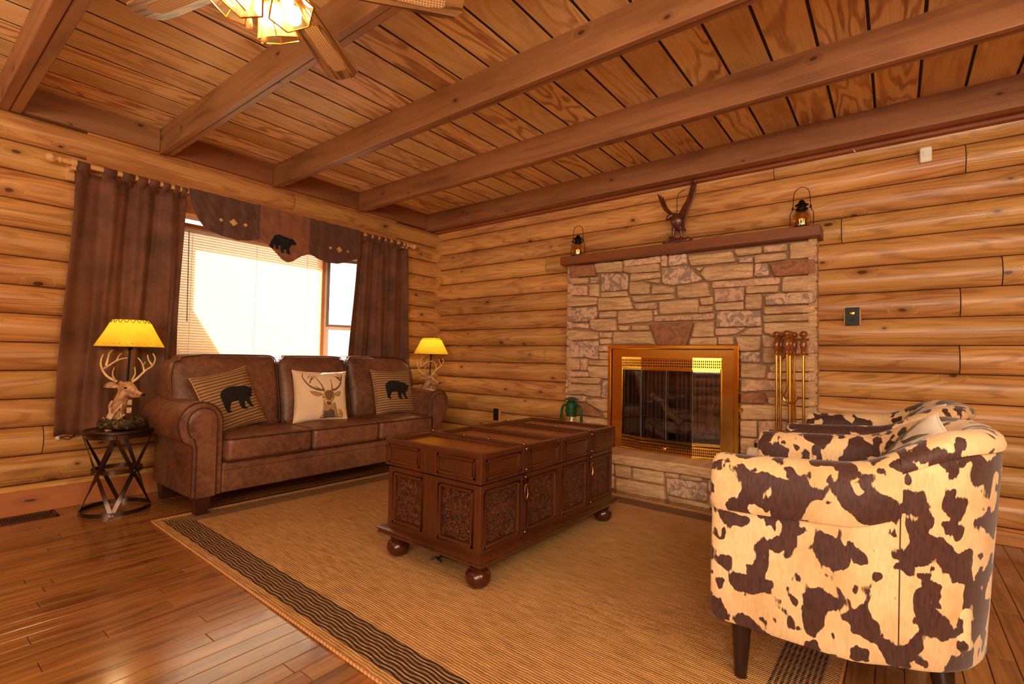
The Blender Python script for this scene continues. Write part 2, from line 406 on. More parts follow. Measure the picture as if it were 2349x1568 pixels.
def window(name, p0, p1, z0, z1, fm, label, fw=.045, depth=.05, rails=(), sash=None):
    p0 = Vector((*p0, 0)); p1 = Vector((*p1, 0)); d = (p1-p0); L = d.length; d.normalize(); nrm = Vector((d.y, -d.x, 0))
    T = Matrix(((d.x, nrm.x, 0, p0.x), (d.y, nrm.y, 0, p0.y), (0, 0, 1, 0), (0, 0, 0, 1)))
    m = M()
    for lo, hi, ax in (((0, -depth, z0), (fw, 0, z1), 2), ((L-fw, -depth, z0), (L, 0, z1), 2), ((fw, -depth, z1-fw), (L-fw, 0, z1), 0), ((fw, -depth, z0), (L-fw, 0, z0+fw), 0)):
        m.box(lo, hi, ax=ax, mat=T)
    for a, b in rails: m.box((fw, -depth*.9, a), (L-fw, -.005, b), ax=0, mat=T)
    fr = m.build(name, fm, smooth=0, bevel=.003); struct(fr, label, 'window')
    if sash:
        for (a, b, mat_) in sash:
            m = M(); s = .03
            for lo, hi in (((fw, -.035, a), (fw+s, -.012, b)), ((L-fw-s, -.035, a), (L-fw, -.012, b)), ((fw+s, -.035, b-s), (L-fw-s, -.012, b)), ((fw+s, -.035, a), (L-fw-s, -.012, a+s*.8))): m.box(lo, hi, mat=T)
            m.build('sash', mat_, fr, smooth=0, bevel=.002)
    m = M(); m.box((fw, -.03, z0+fw), (L-fw, -.026, z1-fw), mat=T); m.build('pane', GLASS, fr, smooth=0)
    return fr
window('window_1', (-.3, -2.8), (-.3, -1.3), .9, 2.15, WINWOOD, 'wide middle window of the bay behind the blind', fw=.03)
window('window_2', (-.3, -1.3), (0, OY1), .9, 2.03, WHITEP, 'narrow white side window beside the right curtain', sash=((1.29, 1.985, GREYF), (.945, 1.29, WHITEP)))
window('window_3', (0, OY0), (-.3, -2.8), .9, 2.15, WHITEP, 'narrow white side window behind the left curtain', sash=((1.29, 2.10, GREYF),))
m = M(); m.box((-.34, -1.325, .9), (-.262, -1.292, 2.15), ax=2); m.box((-.30, -2.78, 2.005), (-.20, -1.33, 2.035), ax=1)
dn = Vector((.3, -.66+1.3, 0)).normalized()
for zz in (2.03,):
    T = Matrix(((dn.x, dn.y, 0, -.3), (dn.y, -dn.x, 0, -1.3), (0, 0, 1, 0), (0, 0, 0, 1)))
    m.box((.0, -.05, 2.03), (.70, .0, 2.15), ax=0, mat=T)
struct(m.build('trim_5', WINWOOD, smooth=0, bevel=.003), 'wooden mullion and rails between the bay windows', 'trim')

# unseen board added outdoors to cast shade on the left of the blind
m = M(); m.prism([(-1.5, -5.5, -.5), (-1.5, -1.2, -.5), (-1.5, -2.93, 2.32), (-1.5, -2.93, 4), (-1.5, -5.5, 4)], (-.06, 0, 0))
struct(m.build('sun_blocker', LOG, smooth=0), 'added board out of view that shades part of the blind', 'wall')

# ------------------------------------------------------------------ window blind
g = NT('blind_slat'); df = g.n('ShaderNodeBsdfDiffuse', {0: lin('f0dcb4')}); ts = g.n('ShaderNodeBsdfTranslucent', {0: lin('f4e0b8')})
mx = g.n('ShaderNodeMixShader', {0: .5, 1: df, 2: ts}); g.set(g.out.inputs[0], mx.outputs[0]); SLAT = g.m
bl = thing('window_blind', 'cream horizontal slat blind lowered over the middle window', 'blind', (-.25, -2.05, .92))
m = M(); z = 1.955
while z > .945:
    P = []
    for k in range(5):
        a = (k/4-.5)*.025; cx = -.25 + a*math.cos(math.radians(56)) ; cz = z - a*math.sin(math.radians(56)); bow = .0022*(1-(2*k/4-1)**2)
        P.append([(cx+bow, -2.765, cz+bow*.4), (cx+bow, -2.05, cz+bow*.4-.0), (cx+bow, -1.345, cz+bow*.4)])
    m.grid(P); z -= .0215
m.build('slats', SLAT, bl, smooth=180)
m = M(); m.box((-.27, -2.77, 1.968), (-.225, -1.34, 2.002), ax=1); m.build('headrail', WHITEP, bl, smooth=0, bevel=.003)
m = M(); m.box((-.262, -2.765, .925), (-.238, -1.345, .94), ax=1); m.build('bottom_rail', WHITEP, bl, smooth=0, bevel=.003)
for y in (-2.49, -1.98, -1.5):
    m = M(); m.tube([(-.236, y, 1.97), (-.236, y, .93)], .0013, 5)
    for zz in np.arange(.95, 1.96, .0215): m.tube([(-.236, y-.004, zz), (-.236, y+.004, zz)], .003, 5)
    m.build('ladder_cord', WHITEP, bl)
m = M(); m.tube([(-.228, -2.52, 1.98), (-.222, -2.512, 1.25)], .004, 8); m.build('tilt_wand', flat('wand_grey', '8a7a68', .3), bl)

# ------------------------------------------------------------------ curtains
SUEDE = NT('brown_suede'); o_ = SUEDE.obj(); n1 = SUEDE.noise(o_, 4, 4, .6); n2 = SUEDE.noise(o_, 60, 2)
c_ = SUEDE.mix(SUEDE.mr(n1.outputs[0], .35, .7), lin('50301f'), lin('7e4c32')); SUEDE.bump(n2.outputs[0], .15, .002)
SUEDE = SUEDE.fin(c_, .75, Sheen_Weight=.5, Sheen_Roughness=.4, Sheen_Tint=lin('c08a60'))
def solidify(o, t=.004):
    s = o.modifiers.new('cloth', 'SOLIDIFY'); s.thickness = t; s.offset = 0
    return o
ROD_X, ROD_Z = .14, 2.192
rod = thing('curtain_rod', 'pale pine curtain rod above the window with ball finials', 'curtain rod', (ROD_X, -1.95, ROD_Z))
m = M(); m.tube([(ROD_X, -3.36, ROD_Z), (ROD_X, -.55, ROD_Z)], .0165, 14); m.build('pole', RODW, rod)
for y0, sg in ((-3.36, -1), (-.55, 1)):
    m = M(); pr = [(.0165, 0), (.021, .004), (.021, .012), (.013, .018), (.013, .024), (.024, .034), (.0295, .048), (.027, .062), (.017, .073), (.0, .078)]
    m.lathe(pr, (ROD_X, y0, ROD_Z), 16, Matrix.Rotation(-sg*pi/2, 4, 'X')); m.build('finial', RODW, rod)
for y0 in (-3.30, -.60):
    m = M(); m.box((.03, y0-.022, 2.10), (.052, y0+.022, 2.24), ax=2); m.box((.05, y0-.012, 2.15), (.14, y0+.012, 2.18), ax=0); m.lathe([(.018, -.012), (.026, -.012), (.026, .012), (.018, .012)], (ROD_X, y0, ROD_Z), 16, Matrix.Rotation(pi/2, 4, 'X'))
    m.build('bracket', RODW, rod, smooth=35, bevel=.002)

def curtain(name, label, yt, yb, ztop, zbot, folds, tabs, seed, amp=.028, x0=.118):
    rnd = random.Random(seed); t = thing(name, label, 'curtain', (x0, sum(yt)/2, zbot), 0, 'suede tab top curtain panels')
    ph = [rnd.uniform(0, 6.28) for _ in range(4)]; N, K = 150, 36; P = []
    def X(s, q):      # s along, q 0 top..1 bottom
        a = amp*(.6+.4*q); w = s*folds*6.283+ph[0]+.8*math.sin(s*5+ph[1])+.35*q*math.sin(s*9+ph[2])
        return x0 + a*math.sin(w) + .35*a*math.sin(w*2.3+ph[3]+q) + .01*q
    for i in range(N+1):
        s = i/N; row = []
        for k in range(K+1):
            q = k/K; y = (yt[0]+(yt[1]-yt[0])*s)*(1-q)+(yb[0]+(yb[1]-yb[0])*s)*q
            y += .006*math.sin(q*7+s*20)
            z = ztop+(zbot-ztop)*q + (.008*math.sin(s*folds*6.283) if k == K else 0)
            row.append((max(.06, X(s, q)), y, z))
        P.append(row)
    m = M(); m.grid(P); o = solidify(m.build('fabric', SUEDE, t, smooth=180))
    for (a, b) in tabs:      # tab loops over the rod
        m = M(); s = ((a+b)/2-yt[0])/(yt[1]-yt[0]); xf = max(.07, X(s, 0))
        path = [(xf, ztop-.03), (xf+.002, ztop+.01), (ROD_X+.0185, ROD_Z-.01), (ROD_X+.018, ROD_Z+.006), (ROD_X+.010, ROD_Z+.016), (ROD_X, ROD_Z+.0195), (ROD_X-.010, ROD_Z+.016), (ROD_X-.018, ROD_Z+.006), (ROD_X-.0185, ROD_Z-.01), (xf-.006, ztop+.01), (xf-.004, ztop-.03)]
        m.grid([[(x, yy, z) for yy in (a, (a+b)/2, b)] for x, z in path]); solidify(m.build('tab', SUEDE, t, smooth=180), .003)
    return t
tl = [(-3.283, -3.235), (-3.165, -3.09), (-3.06, -2.995), (-2.985, -2.925), (-2.918, -2.862), (-2.843, -2.795), (-2.772, -2.728)]
tl = [(-3.285, -3.225), (-3.155, -3.085), (-3.055, -2.985), (-2.968, -2.912), (-2.903, -2.842), (-2.822, -2.775), (-2.752, -2.718), (-2.705, -2.668)]
curtain('curtain', 'brown suede curtain left of the window, behind the near lamp', (-3.29, -2.665), (-3.345, -2.69), 2.155, .47, 3.4, tl, 3)
tr_ = [(-1.20, -1.15), (-1.115, -1.06), (-1.035, -.98), (-.955, -.90), (-.875, -.83), (-.80, -.745), (-.70, -.66), (-.625, -.585)]
curtain('curtain', 'brown suede curtain right of the window, near the log corner', (-1.195, -.58), (-1.32, -.50), 2.155, .45, 4.2, tr_, 8)

# valance
VAL1 = flat('valance_dark', '5c3626', .7, vary=.2, scale=12, Sheen_Weight=.4); VAL2 = flat('valance_brown', '8c5434', .75, vary=.15, scale=12, Sheen_Weight=.4)
BLACKF = flat('black_felt', '140e12', .85); CREAMT = flat('cream_stitch', 'd8a868', .7)
va = thing('window_valance', 'scalloped suede valance with a black bear hung over the window', 'valance', (.16, -1.92, 2.2))
def vx(y, z):
    q = (2.2-z)/.4; return .166+.004*math.sin(y*55)*(1-.5*q)+.009*noise.noise(Vector((y*9+z*8, z*16, 0)))*(.3+q)+.006*noise.noise(Vector((y*26, z*22+y*9, 4)))
def vpart(name, y0, y1, bot, mat, n=60, left=None):
    P = []
    for i in range(n+1):
        s = i/n; row = []
        for k in range(25):
            q = k/24; zb = bot(s); z = 2.212+(zb-2.212)*q
            y = y0+(y1-y0)*s + (left(q) if left else 0)*(1-s)
            row.append((vx(y, z), y, z))
        P.append(row)
    m = M(); m.grid(P); return solidify(m.build(name, mat, va, smooth=180), .003)
def li(pts):
    def f(s):
        for (a, b), (c, d) in zip(pts, pts[1:]):
            if s <= c: t = (s-a)/(c-a); t = t*t*(3-2*t) if False else t; return b+(d-b)*t
        return pts[-1][1]
    return f
vpart('left_panel', -2.665, -2.146, li([(0, 1.985), (.1, 1.93), (.35, 1.905), (.6, 1.893), (.8, 1.905), (1, 1.935)]), VAL1, left=lambda q: .075*q*q)
vpart('right_panel', -1.72, -1.197, li([(0, 1.895), (.15, 1.87), (.35, 1.845), (.55, 1.85), (.75, 1.885), (1, 1.945)]), VAL1)
cm = vpart('centre_panel', -2.15, -1.716, li([(0, 1.93), (.12, 1.915), (.3, 1.86), (.45, 1.80), (.55, 1.785), (.66, 1.80), (.82, 1.855), (1, 1.89)]), VAL2)
def applique(name, poly, fn, mat, parent, cuts=3, uvf=None):
    bm = bmesh.new(); vs = [bm.verts.new((p[0], p[1], 0)) for p in poly]; f = bm.faces.new(vs)
    bmesh.ops.triangulate(bm, faces=[f])
    for _ in range(cuts): bmesh.ops.subdivide_edges(bm, edges=[e for e in bm.edges if e.calc_length() > .012*(uvf or 1)], cuts=1); bmesh.ops.triangulate(bm, faces=bm.faces[:])
    inv = topmat(parent).inverted()
    for v in bm.verts: v.co = inv @ Vector(fn(v.co.x, v.co.y))
    me = D.meshes.new(name); bm.to_mesh(me); bm.free(); me.materials.append(mat)
    me.polygons.foreach_set('use_smooth', [True]*len(me.polygons))
    o = D.objects.new(name, me); COL.objects.link(o); o.parent = parent
    s = o.modifiers.new('cloth', 'SOLIDIFY'); s.thickness = .0015; s.offset = 0
    return o
VB = [(1045, 390), (1050, 360), (1070, 320), (1090, 290), (1130, 277), (1180, 290), (1225, 298), (1245, 290), (1262, 305), (1283, 330), (1270, 342), (1235, 345), (1222, 370), (1215, 385), (1230, 430), (1195, 425), (1190, 395), (1165, 400), (1180, 428), (1150, 425), (1140, 395), (1145, 370), (1120, 370), (1125, 405), (1100, 405), (1095, 375), (1078, 368), (1082, 395), (1070, 405)]
vb = [((x-1160)/240*.235-1.955, (350-y)/150*.15+1.935) for x, y in VB]
applique('bear_motif', vb, lambda y, z: (vx(y, z)+.0035, y, z), BLACKF, va)
for cy_, cz_ in ((-2.35, 2.025), (-1.42, 1.985)):
    for dy, sz in ((0, .03), (-.09, .016), (.09, .016)):
        applique('diamond_motif', [(cy_+dy-sz*1.15, cz_), (cy_+dy, cz_-sz), (cy_+dy+sz*1.15, cz_), (cy_+dy, cz_+sz)], lambda y, z: (vx(y, z)+.0035, y, z), CREAMT, va)
m = M()
for i in range(61):
    pass
m.tube([(vx(y, 2.16)+.0015, y, 2.165) for y in np.linspace(-2.64, -1.21, 80)], .0012, 5); m.build('top_seam', VAL1, va)
# ================================================================== SOFA
def leather(name, a, b, rough=.42):
    t = NT(name); o = t.obj(); n1 = t.noise(o, 3.5, 5, .65, .4); n2 = t.noise(o, 28, 4, .7, .6); n3 = t.noise(o, 160, 2)
    f = t.math('ADD', t.mr(n1.outputs[0], .3, .72, 0, .7), t.mr(n2.outputs[0], .4, .68, 0, .45), clamp=True)
    t.bump(t.math('ADD', n3.outputs[0], t.math('MULTIPLY', n2.outputs[0], .5)), .25, .003)
    return t.fin(t.mix(f, lin(a), lin(b)), t.mr(n1.outputs[0], .3, .7, rough-.06, rough+.12))
LEA = leather('brown_leather', '8e5c40', '46281a'); PIPE = leather('leather_piping', '4a2818', '38200f')
LEGW = flat('dark_espresso_wood', '3a1c10', .35, vary=.15)
sofa = thing('sofa', 'brown leather three seat sofa with rolled arms under the window', 'sofa', (.52, -1.78, 0))
yL, yR = -2.655, -.905
def ymap(side, a): return (yL-a) if side < 0 else (yR+a)
prof = [(0, .12), (0, .30), (0, .575)] + [(.125-.125*math.cos(math.radians(k)), .575+.125*math.sin(math.radians(k))) for k in range(12, 181, 12)] \
     + [(.248, .54), (.238, .50), (.222, .468), (.195, .452), (.172, .44), (.166, .40), (.168, .12)]
for side in (-1, 1):
    m = M(); rows = []
    for (x, sc) in ((.195, 1), (.50, 1), (.845, 1), (.862, .985), (.872, .95)):
        rows.append([(x, ymap(side, .12+(a-.12)*sc), .41+(z-.41)*(sc if z > .2 else 1)) for a, z in prof])
    m.grid(rows, cv=True); b = len(rows)-1; n = len(prof)
    m.idx([b*n+k for k in range(n)]); m.idx(list(range(n)))
    arm = m.build('arm', LEA, sofa, smooth=50, bevel=0)
    m = M(); inn = [(.12+(a-.12)*.70+(.0 if z > .45 else .0), .43+(z-.43)*.80 if z > .2 else .12) for a, z in prof]
    inn = [(.12+(a-.12)*.66, (.575+(z-.575)*.72) if z > .44 else z) for a, z in prof]
    rows = [[(x, ymap(side, .12+(a-.12)*s), z if z < .2 else .4+(z-.4)*s) for a, z in inn] for x, s in ((.865, 1), (.887, 1), (.895, .94))]
    m.grid(rows, cv=True); m.idx([2*n+k for k in range(n)])
    m.build('arm_front_panel', LEA, arm, smooth=50)
    m = M(); m.tube([(.885, ymap(side, a), z) for a, z in inn], .0045, 6); m.tube([(.863, ymap(side, .12+(a-.12)*.99), z) for a, z in prof], .004, 6)
    m.build('piping', PIPE, arm)
m = M(); m.rbox((.265, -1.78, .545), (.07, 1.0, .425), .05, ni=8, nc=4); m.build('back_frame', LEA, sofa, smooth=180)
m = M(); m.rbox((.53, -1.78, .205), (.345, .874, .085), .012); m.rbox((.535, -1.78, .285), (.347, .874, .028), .014); m.build('front_rail', LEA, sofa, smooth=60)
def cushion_loop(x0, x1, y0, y1, z, r, n=5):
    P = []
    for (cx, cy, a) in ((x1-r, y1-r, 0), (x0+r, y1-r, 90), (x0+r, y0+r, 180), (x1-r, y0+r, 270)):
        P += [(x, y, z) for x, y in arc(cx, cy, r, a, a+90, n)]
    return P
for k in range(3):
    y0 = yL + k*(yR-yL)/3; y1 = y0+(yR-yL)/3
    m = M(); m.rbox(((.30+.935)/2, (y0+y1)/2, .395), (.3175, (y1-y0)/2-.003, .078), .035, ni=8, nc=4, puff=(.012, .0, .022))
    c = m.build('seat_cushion', LEA, sofa, smooth=180)
    m = M(); m.tube(cushion_loop(.30, .936, y0+.002, y1-.002, .462, .035), .0045, 6, closed=True); m.tube(cushion_loop(.30, .936, y0+.002, y1-.002, .328, .035), .0045, 6, closed=True)
    m.build('piping', PIPE, c)
def sm(a, b, x): t = max(0, min(1, (x-a)/(b-a))); return t*t*(3-2*t)
for k in range(3):
    if k == 0: y0, y1 = -2.83, -2.095; outer = -1
    elif k == 1: y0, y1 = -2.095, -1.475; outer = 0
    else: y0, y1 = -1.475, -.735; outer = 1
    h = ((.11), (y1-y0)/2-.003, .275); cz = .725; cy = (y0+y1)/2; narrow = (.17)
    def f(o, outer=outer, h=h, k=k):
        x, y, z = o
        if outer:
            u = y*outer/h[1]
            if u > 0:
                q = sm(-.03, -.16, z)        # squeeze in between the arms lower down
                y = outer*h[1]*(u*(1-q*(narrow/h[1])*1.0)) if True else y
            vv = z/h[2]; u = max(0, y*outer/h[1])
            if vv > 0:
                R = 1; p = 5.0; d = (u**p+vv**p)**(1/p)
                mxv = max(u, vv)
                if d > 1e-6 and mxv > .4:
                    s_ = 1+(mxv/d-1)*sm(.4, 1, mxv); y = y*(s_ if y*outer > 0 else 1); z = z*s_
        else:
            vv = z/h[2]; u = abs(y)/h[1]; p = 9.0; d = (u**p+max(vv, 0)**p)**(1/p); mxv = max(u, vv)
            if vv > 0 and d > 1e-6: y *= mxv/d; z *= mxv/d
        nn = noise.noise(Vector((x*3, y*4+k*5, z*4)))*.012
        x += nn*(1 if x > 0 else 0)
        x2 = x - (z+.275)*.21
        return (x2, y, z)
    m = M(); m.rbox((.42, cy, cz), h, .055, ni=12, nc=4, f=f, puff=(.05, 0, .0)); c = m.build('back_cushion', LEA, sofa, smooth=180)
    loop = []
    ring = cushion_loop(-h[2]+.02, h[2]-.008, -h[1]+.008, h[1]-.008, 0, .05, 5)
    dense = []
    for a_, b_ in zip(ring, ring[1:]+ring[:1]):
        for q in range(4): dense.append((a_[0]+(b_[0]-a_[0])*q/4, a_[1]+(b_[1]-a_[1])*q/4))
    for (zz, yy) in dense:
        o = f((.098, yy, zz)); loop.append((.42+o[0]+.004, cy+o[1], cz+o[2]))
    m = M(); m.tube(loop, .0045, 6, closed=True); m.build('piping', PIPE, c)
for (x0, y0) in ((.795, -2.805), (.795, -.835), (.21, -2.805), (.21, -.835)):
    m = M(); z0 = .009 if x0 > .5 else 0
    b = [(x0+.012, y0+.012), (x0+.075, y0+.012), (x0+.075, y0+.075), (x0+.012, y0+.075)]; t_ = [(x0, y0), (x0+.09, y0), (x0+.09, y0+.09), (x0, y0+.09)]
    m.grid([[(x, y, z0) for x, y in b], [(x, y, .125) for x, y in t_]], cv=True); m.idx([0, 1, 2, 3]); m.idx([4, 5, 6, 7])
    m.build('leg', LEGW, sofa, smooth=0, bevel=.002)

# ================================================================== THROW PILLOWS
def basis(loc, yaw, lean, roll): return Matrix.Translation(loc) @ Matrix.Rotation(yaw, 4, 'Z') @ Matrix.Rotation(-lean, 4, 'X') @ Matrix.Rotation(roll, 4, 'Y')
def pillow(name, label, T, w, h, t, mat, back=None, seed=0, group=None, cat='pillow', crease=.006):
    root = thing(name, label, cat, T.translation, 0, group)
    def surf(u, v, side, off=0.0):
        k = max(0, (1-u*u))*max(0, (1-v*v)); th = t/2*k**.42
        x = w/2*u*(1-.085*(1-v*v)**.8*abs(u)**3); z = h/2*v*(1-.085*(1-u*u)**.8*abs(v)**3)
        wr = crease*noise.noise(Vector((u*3+seed, v*3-seed, side*2)))*k**.3 + crease*.9*noise.noise(Vector((u*9+seed, v*7, side*2)))*(1-k)**1.5*k**.2*2
        return T @ Vector((x, side*(th+wr+off), z))
    n = 28; g_ = [math.sin(pi/2*(-1+2*i/n)) for i in range(n+1)]
    m = M(); m.grid([[surf(u, v, -1) for v in g_] for u in g_], uvs=None); m.grid([[surf(u, v, 1) for v in g_] for u in g_])
    b = m.build('cover', mat, root, smooth=180); ul = b.data.uv_layers[0]
    m = M(); loop = [surf(u, -1, 1) for u in g_] + [surf(1, v, 1) for v in g_[1:]] + [surf(u, 1, 1) for u in g_[::-1][1:]] + [surf(-1, v, 1) for v in g_[::-1][1:-1]]
    m.tube(loop, .0028, 5, closed=True); m.build('edge_seam', back or mat, root)
    return root, surf
def striped(name, a, b, n=46):
    t = NT(name); u, v = t.uv(); wv = t.noise(t.obj(), 200, 2).outputs[0]
    s = t.math('SINE', t.math('MULTIPLY', v, 2*pi*n)); s2 = t.math('SINE', t.math('MULTIPLY', v, 2*pi*n*2.0))
    f = t.mr(t.math('MULTIPLY_ADD', s2, .35, s), -.1, .9, 0, 1)
    c = t.mix(f, lin(a), lin(b)); c = t.mix(t.mr(wv, .3, .7, 0, .35), c, lin(a)); t.bump(f, .5, .004); return t.fin(c, .85)
STR = striped('striped_weave', '7a5238', 'c8a468'); YSEAM = flat('straw_seam', 'd8a850', .7)
CREAMF = flat('cream_cotton', 'eccdaa', .8, vary=.05, scale=8)
BEAR = [(1465, 350), (1480, 312), (1500, 290), (1540, 266), (1580, 255), (1630, 250), (1680, 250), (1740, 262), (1790, 275), (1860, 285), (1900, 298), (1930, 318), (1962, 345), (1975, 328), (1992, 325), (2002, 345), (1988, 370), (1970, 385), (1960, 410), (1930, 455), (1912, 468), (1885, 455), (1878, 500), (1882, 550), (1895, 580), (1920, 592), (1914, 608), (1862, 606), (1840, 575), (1815, 530), (1798, 488), (1782, 505), (1765, 555), (1775, 585), (1805, 602), (1796, 615), (1740, 606), (1705, 580), (1692, 520), (1698, 465), (1650, 462), (1590, 458), (1560, 490), (1535, 535), (1525, 565), (1550, 580), (1540, 592), (1500, 590), (1478, 565), (1468, 500), (1463, 420)]
def bear_on(surf, cu, cv, s, parent, asp=1.0):
    pts = [((x-1732)/270*s*asp+cu, (432-y)/270*s+cv) for x, y in BEAR]
    applique('bear_applique', pts, lambda u, v: surf(u, v, -1, .003), BLACKF, parent, cuts=4, uvf=6)
p1, s1 = pillow('throw_pillow', 'striped tan pillow with a black bear against the near sofa arm', basis((.58, -2.50, .675), pi/2+.22, .34, -.20), .43, .43, .14, STR, YSEAM, 1, 'bear throw pillows')
bear_on(s1, .12, -.02, .62, p1)
p2, s2 = pillow('throw_pillow', 'striped tan pillow with a black bear leaning on the far sofa arm', basis((.58, -1.08, .675), pi/2+.02, .28, .02), .45, .42, .15, STR, STR, 4, 'bear throw pillows')
bear_on(s2, .02, .02, .62, p2)
p3, s3 = pillow('throw_pillow', 'white throw pillow printed with a stag head, middle of the sofa', basis((.61, -1.83, .675), pi/2-.22, .28, .03), .43, .42, .14, CREAMF, CREAMF, 9)
PB = flat('print_tan', 'b08a58', .8); PD = flat('print_brown', '7a5a40', .8); PG = flat('print_grey_brown', '62483a', .8); PO = flat('print_ochre', 'c89858', .8)
def cv_(x, y): return ((x-530)/440, (478-y)/405)
def pr(name, pts, mat, off): return applique(name, [cv_(*p) for p in pts], lambda u, v: s3(u, v, -1, off), mat, p3, cuts=3, uvf=8)
pr('print_shoulder', [(760, 700), (820, 705), (855, 750), (865, 790), (858, 838), (770, 842)], PO, .0022)
pr('print_neck', [(530, 540), (560, 620), (620, 670), (670, 620), (712, 590), (735, 660), (750, 740), (775, 842), (480, 858), (505, 790), (520, 690)], PB, .0028)
pr('print_neck_shade', [(540, 720), (590, 740), (640, 700), (700, 730), (730, 835), (520, 850)], PG, .0035)
pr('print_ear', [(310, 425), (400, 430), (500, 460), (525, 490), (440, 512), (370, 490)], PB, .0028); pr('print_ear', [(690, 462), (760, 430), (820, 420), (815, 470), (780, 508), (712, 492)], PB, .0028)
pr('print_face', [(540, 440), (590, 412), (650, 408), (690, 440), (712, 500), (690, 560), (655, 600), (650, 645), (600, 662), (565, 632), (568, 590), (545, 540), (515, 500)], PO, .0042)
pr('print_forehead', [(545, 445), (600, 425), (650, 422), (688, 450), (670, 520), (630, 570), (590, 560), (555, 510)], PD, .0052)
pr('print_nose', [(573, 596), (610, 590), (645, 598), (642, 625), (610, 645), (582, 628)], PG, .0055)
for e in ((520, 525), (695, 522)): pr('print_eye', [(e[0]-16, e[1]), (e[0], e[1]-12), (e[0]+16, e[1]), (e[0], e[1]+12)], PG, .0055)
def stroke(pts, w):
    P = bez([(x, y, 0) for x, y in pts], 4); L = []; R = []; n = len(P)
    for i, p in enumerate(P):
        d = (P[min(i+1, n-1)]-P[max(i-1, 0)]).normalized(); ww = w*(1-.75*i/(n-1)); L.append((p.x-d.y*ww, p.y+d.x*ww)); R.append((p.x+d.y*ww, p.y-d.x*ww))
    return L+R[::-1]
for pts, w in (([(545, 415), (430, 400), (320, 345), (250, 260), (218, 190), (232, 122)], 17), ([(325, 300), (350, 225), (378, 165)], 10), ([(345, 250), (390, 200), (425, 165)], 7), ([(300, 215), (345, 150)], 7), ([(530, 400), (500, 320), (445, 240), (415, 190)], 9), ([(470, 395), (395, 340)], 8),
               ([(670, 412), (740, 392), (820, 322), (852, 240), (865, 160), (850, 125)], 17), ([(672, 405), (672, 320), (662, 225)], 9), ([(835, 250), (800, 190), (725, 175)], 8), ([(850, 215), (820, 165), (780, 125)], 8)):
    pr('print_antler', stroke(pts, w), PD, .0028)

# ================================================================== SIDE TABLES
IRON = flat('dark_bronze_iron', '584840', .28, 0.9, vary=.2, scale=15)
def side_table(loc, label):
    t = thing('side_table', label, 'side table', loc, -.35, 'round iron side tables beside the sofa')
    m = M(); m.lathe([(0, .488), (.165, .488), (.172, .488), (.178, .494), (.178, .506), (.175, .511), (.172, .511), (.168, .505), (.15, .504), (0, .504)], n=48, cap=False); m.build('table_top', IRON, t, local=True)
    def ring(z, r, h=.024, th=.004): 
        m = M(); m.grid([[( (r+o)*math.cos(a), (r+o)*math.sin(a), zz) for o, zz in ((0, z), (th, z), (th, z+h), (0, z+h))] for a in np.linspace(0, 2*pi, 49)[:-1]], cu=True, cv=True); return m
    ring(0, .178).build('base_ring', IRON, t, local=True); ring(.243, .127).build('middle_ring', IRON, t, local=True); ring(.465, .172).build('top_ring', IRON, t, local=True)
    for k in range(4):
        for sg in (1, -1):
            m = M(); a0 = k*pi/2 + (0 if sg > 0 else pi/2); a1 = k*pi/2+(pi/2 if sg > 0 else 0); P = []
            for q in range(9):
                s = q/8; p = Vector((.176*math.cos(a0), .176*math.sin(a0), .485))*(1-s) + Vector((.18*math.cos(a1), .18*math.sin(a1), .004))*s
                tn = Vector((-math.sin(a0)*(1-s)-math.sin(a1)*s, math.cos(a0)*(1-s)+math.cos(a1)*s, 0)).normalized()
                rd = Vector((p.x, p.y, 0)).normalized()*(.003 if sg > 0 else -.002)
                w = tn*.012; th = Vector((p.x, p.y, 0)).normalized()*.002
                P.append([p+rd+w+th, p+rd-w+th, p+rd-w-th, p+rd+w-th])
            m.grid(P, cv=True); m.build('cross_strap', IRON, t, smooth=20, local=True)
    m = M()
    for k in range(4):
        for a, r, z in ((k*pi/2, .182, .477), (k*pi/2, .186, .012), (k*pi/2+pi/4, .135, .255)): m.rbox((r*math.cos(a), r*math.sin(a), z), (.005, .005, .005), .0045, 2, 2)
    m.build('rivets', flat('rivet_metal', '9a8468', .25, 1.0), t, local=True)
    return t
side_table((.325, -3.055, 0), 'round iron side table with crossed straps left of the sofa')
side_table((.335, -.42, 0), 'round iron side table mostly hidden behind the far sofa arm')

# ================================================================== DEER LAMPS
sh = NT('parchment_shade'); o_ = sh.obj(); nz = sh.noise(o_, 14, 4, .6, .8); colr = sh.mix(sh.mr(nz.outputs[0], .35, .7, 0, .55), lin('ffdc50'), lin('f4b428'))
tl_ = sh.n('ShaderNodeBsdfTranslucent', {0: colr}); df = sh.n('ShaderNodeBsdfDiffuse', {0: colr}); mx = sh.n('ShaderNodeMixShader', {0: .68, 1: df, 2: tl_}); sh.set(sh.out.inputs[0], mx.outputs[0]); SHADE = sh.m
def emis(name, col, st):
    t = NT(name); e = t.n('ShaderNodeEmission', {0: lin(col), 1: st}); t.set(t.out.inputs[0], e.outputs[0]); return t.m
BULB = emis('lit_bulb', 'ffd890', 18)
fu = NT('deer_fur'); n_ = fu.noise(fu.obj(), 22, 4, .65, .5); n2_ = fu.noise(fu.obj(), 90, 3)
fu.bump(n2_.outputs[0], .5, .004); FUR = fu.fin(fu.mix(fu.mr(n_.outputs[0], .38, .62), lin('8a5a36'), lin('d2a274')), .6)
dw = NT('driftwood'); n_ = dw.noise(dw.obj(), 30, 4, .65, .8); dw.bump(n_.outputs[0], .6, .004); DRIFT = dw.fin(dw.mix(dw.mr(n_.outputs[0], .38, .6), lin('a87850'), lin('e8c8a0')), .6)
ANT = flat('antler_bone', 'deb884', .45, vary=.2, scale=40); STITCH = flat('dark_stitch', '40200a', .8)
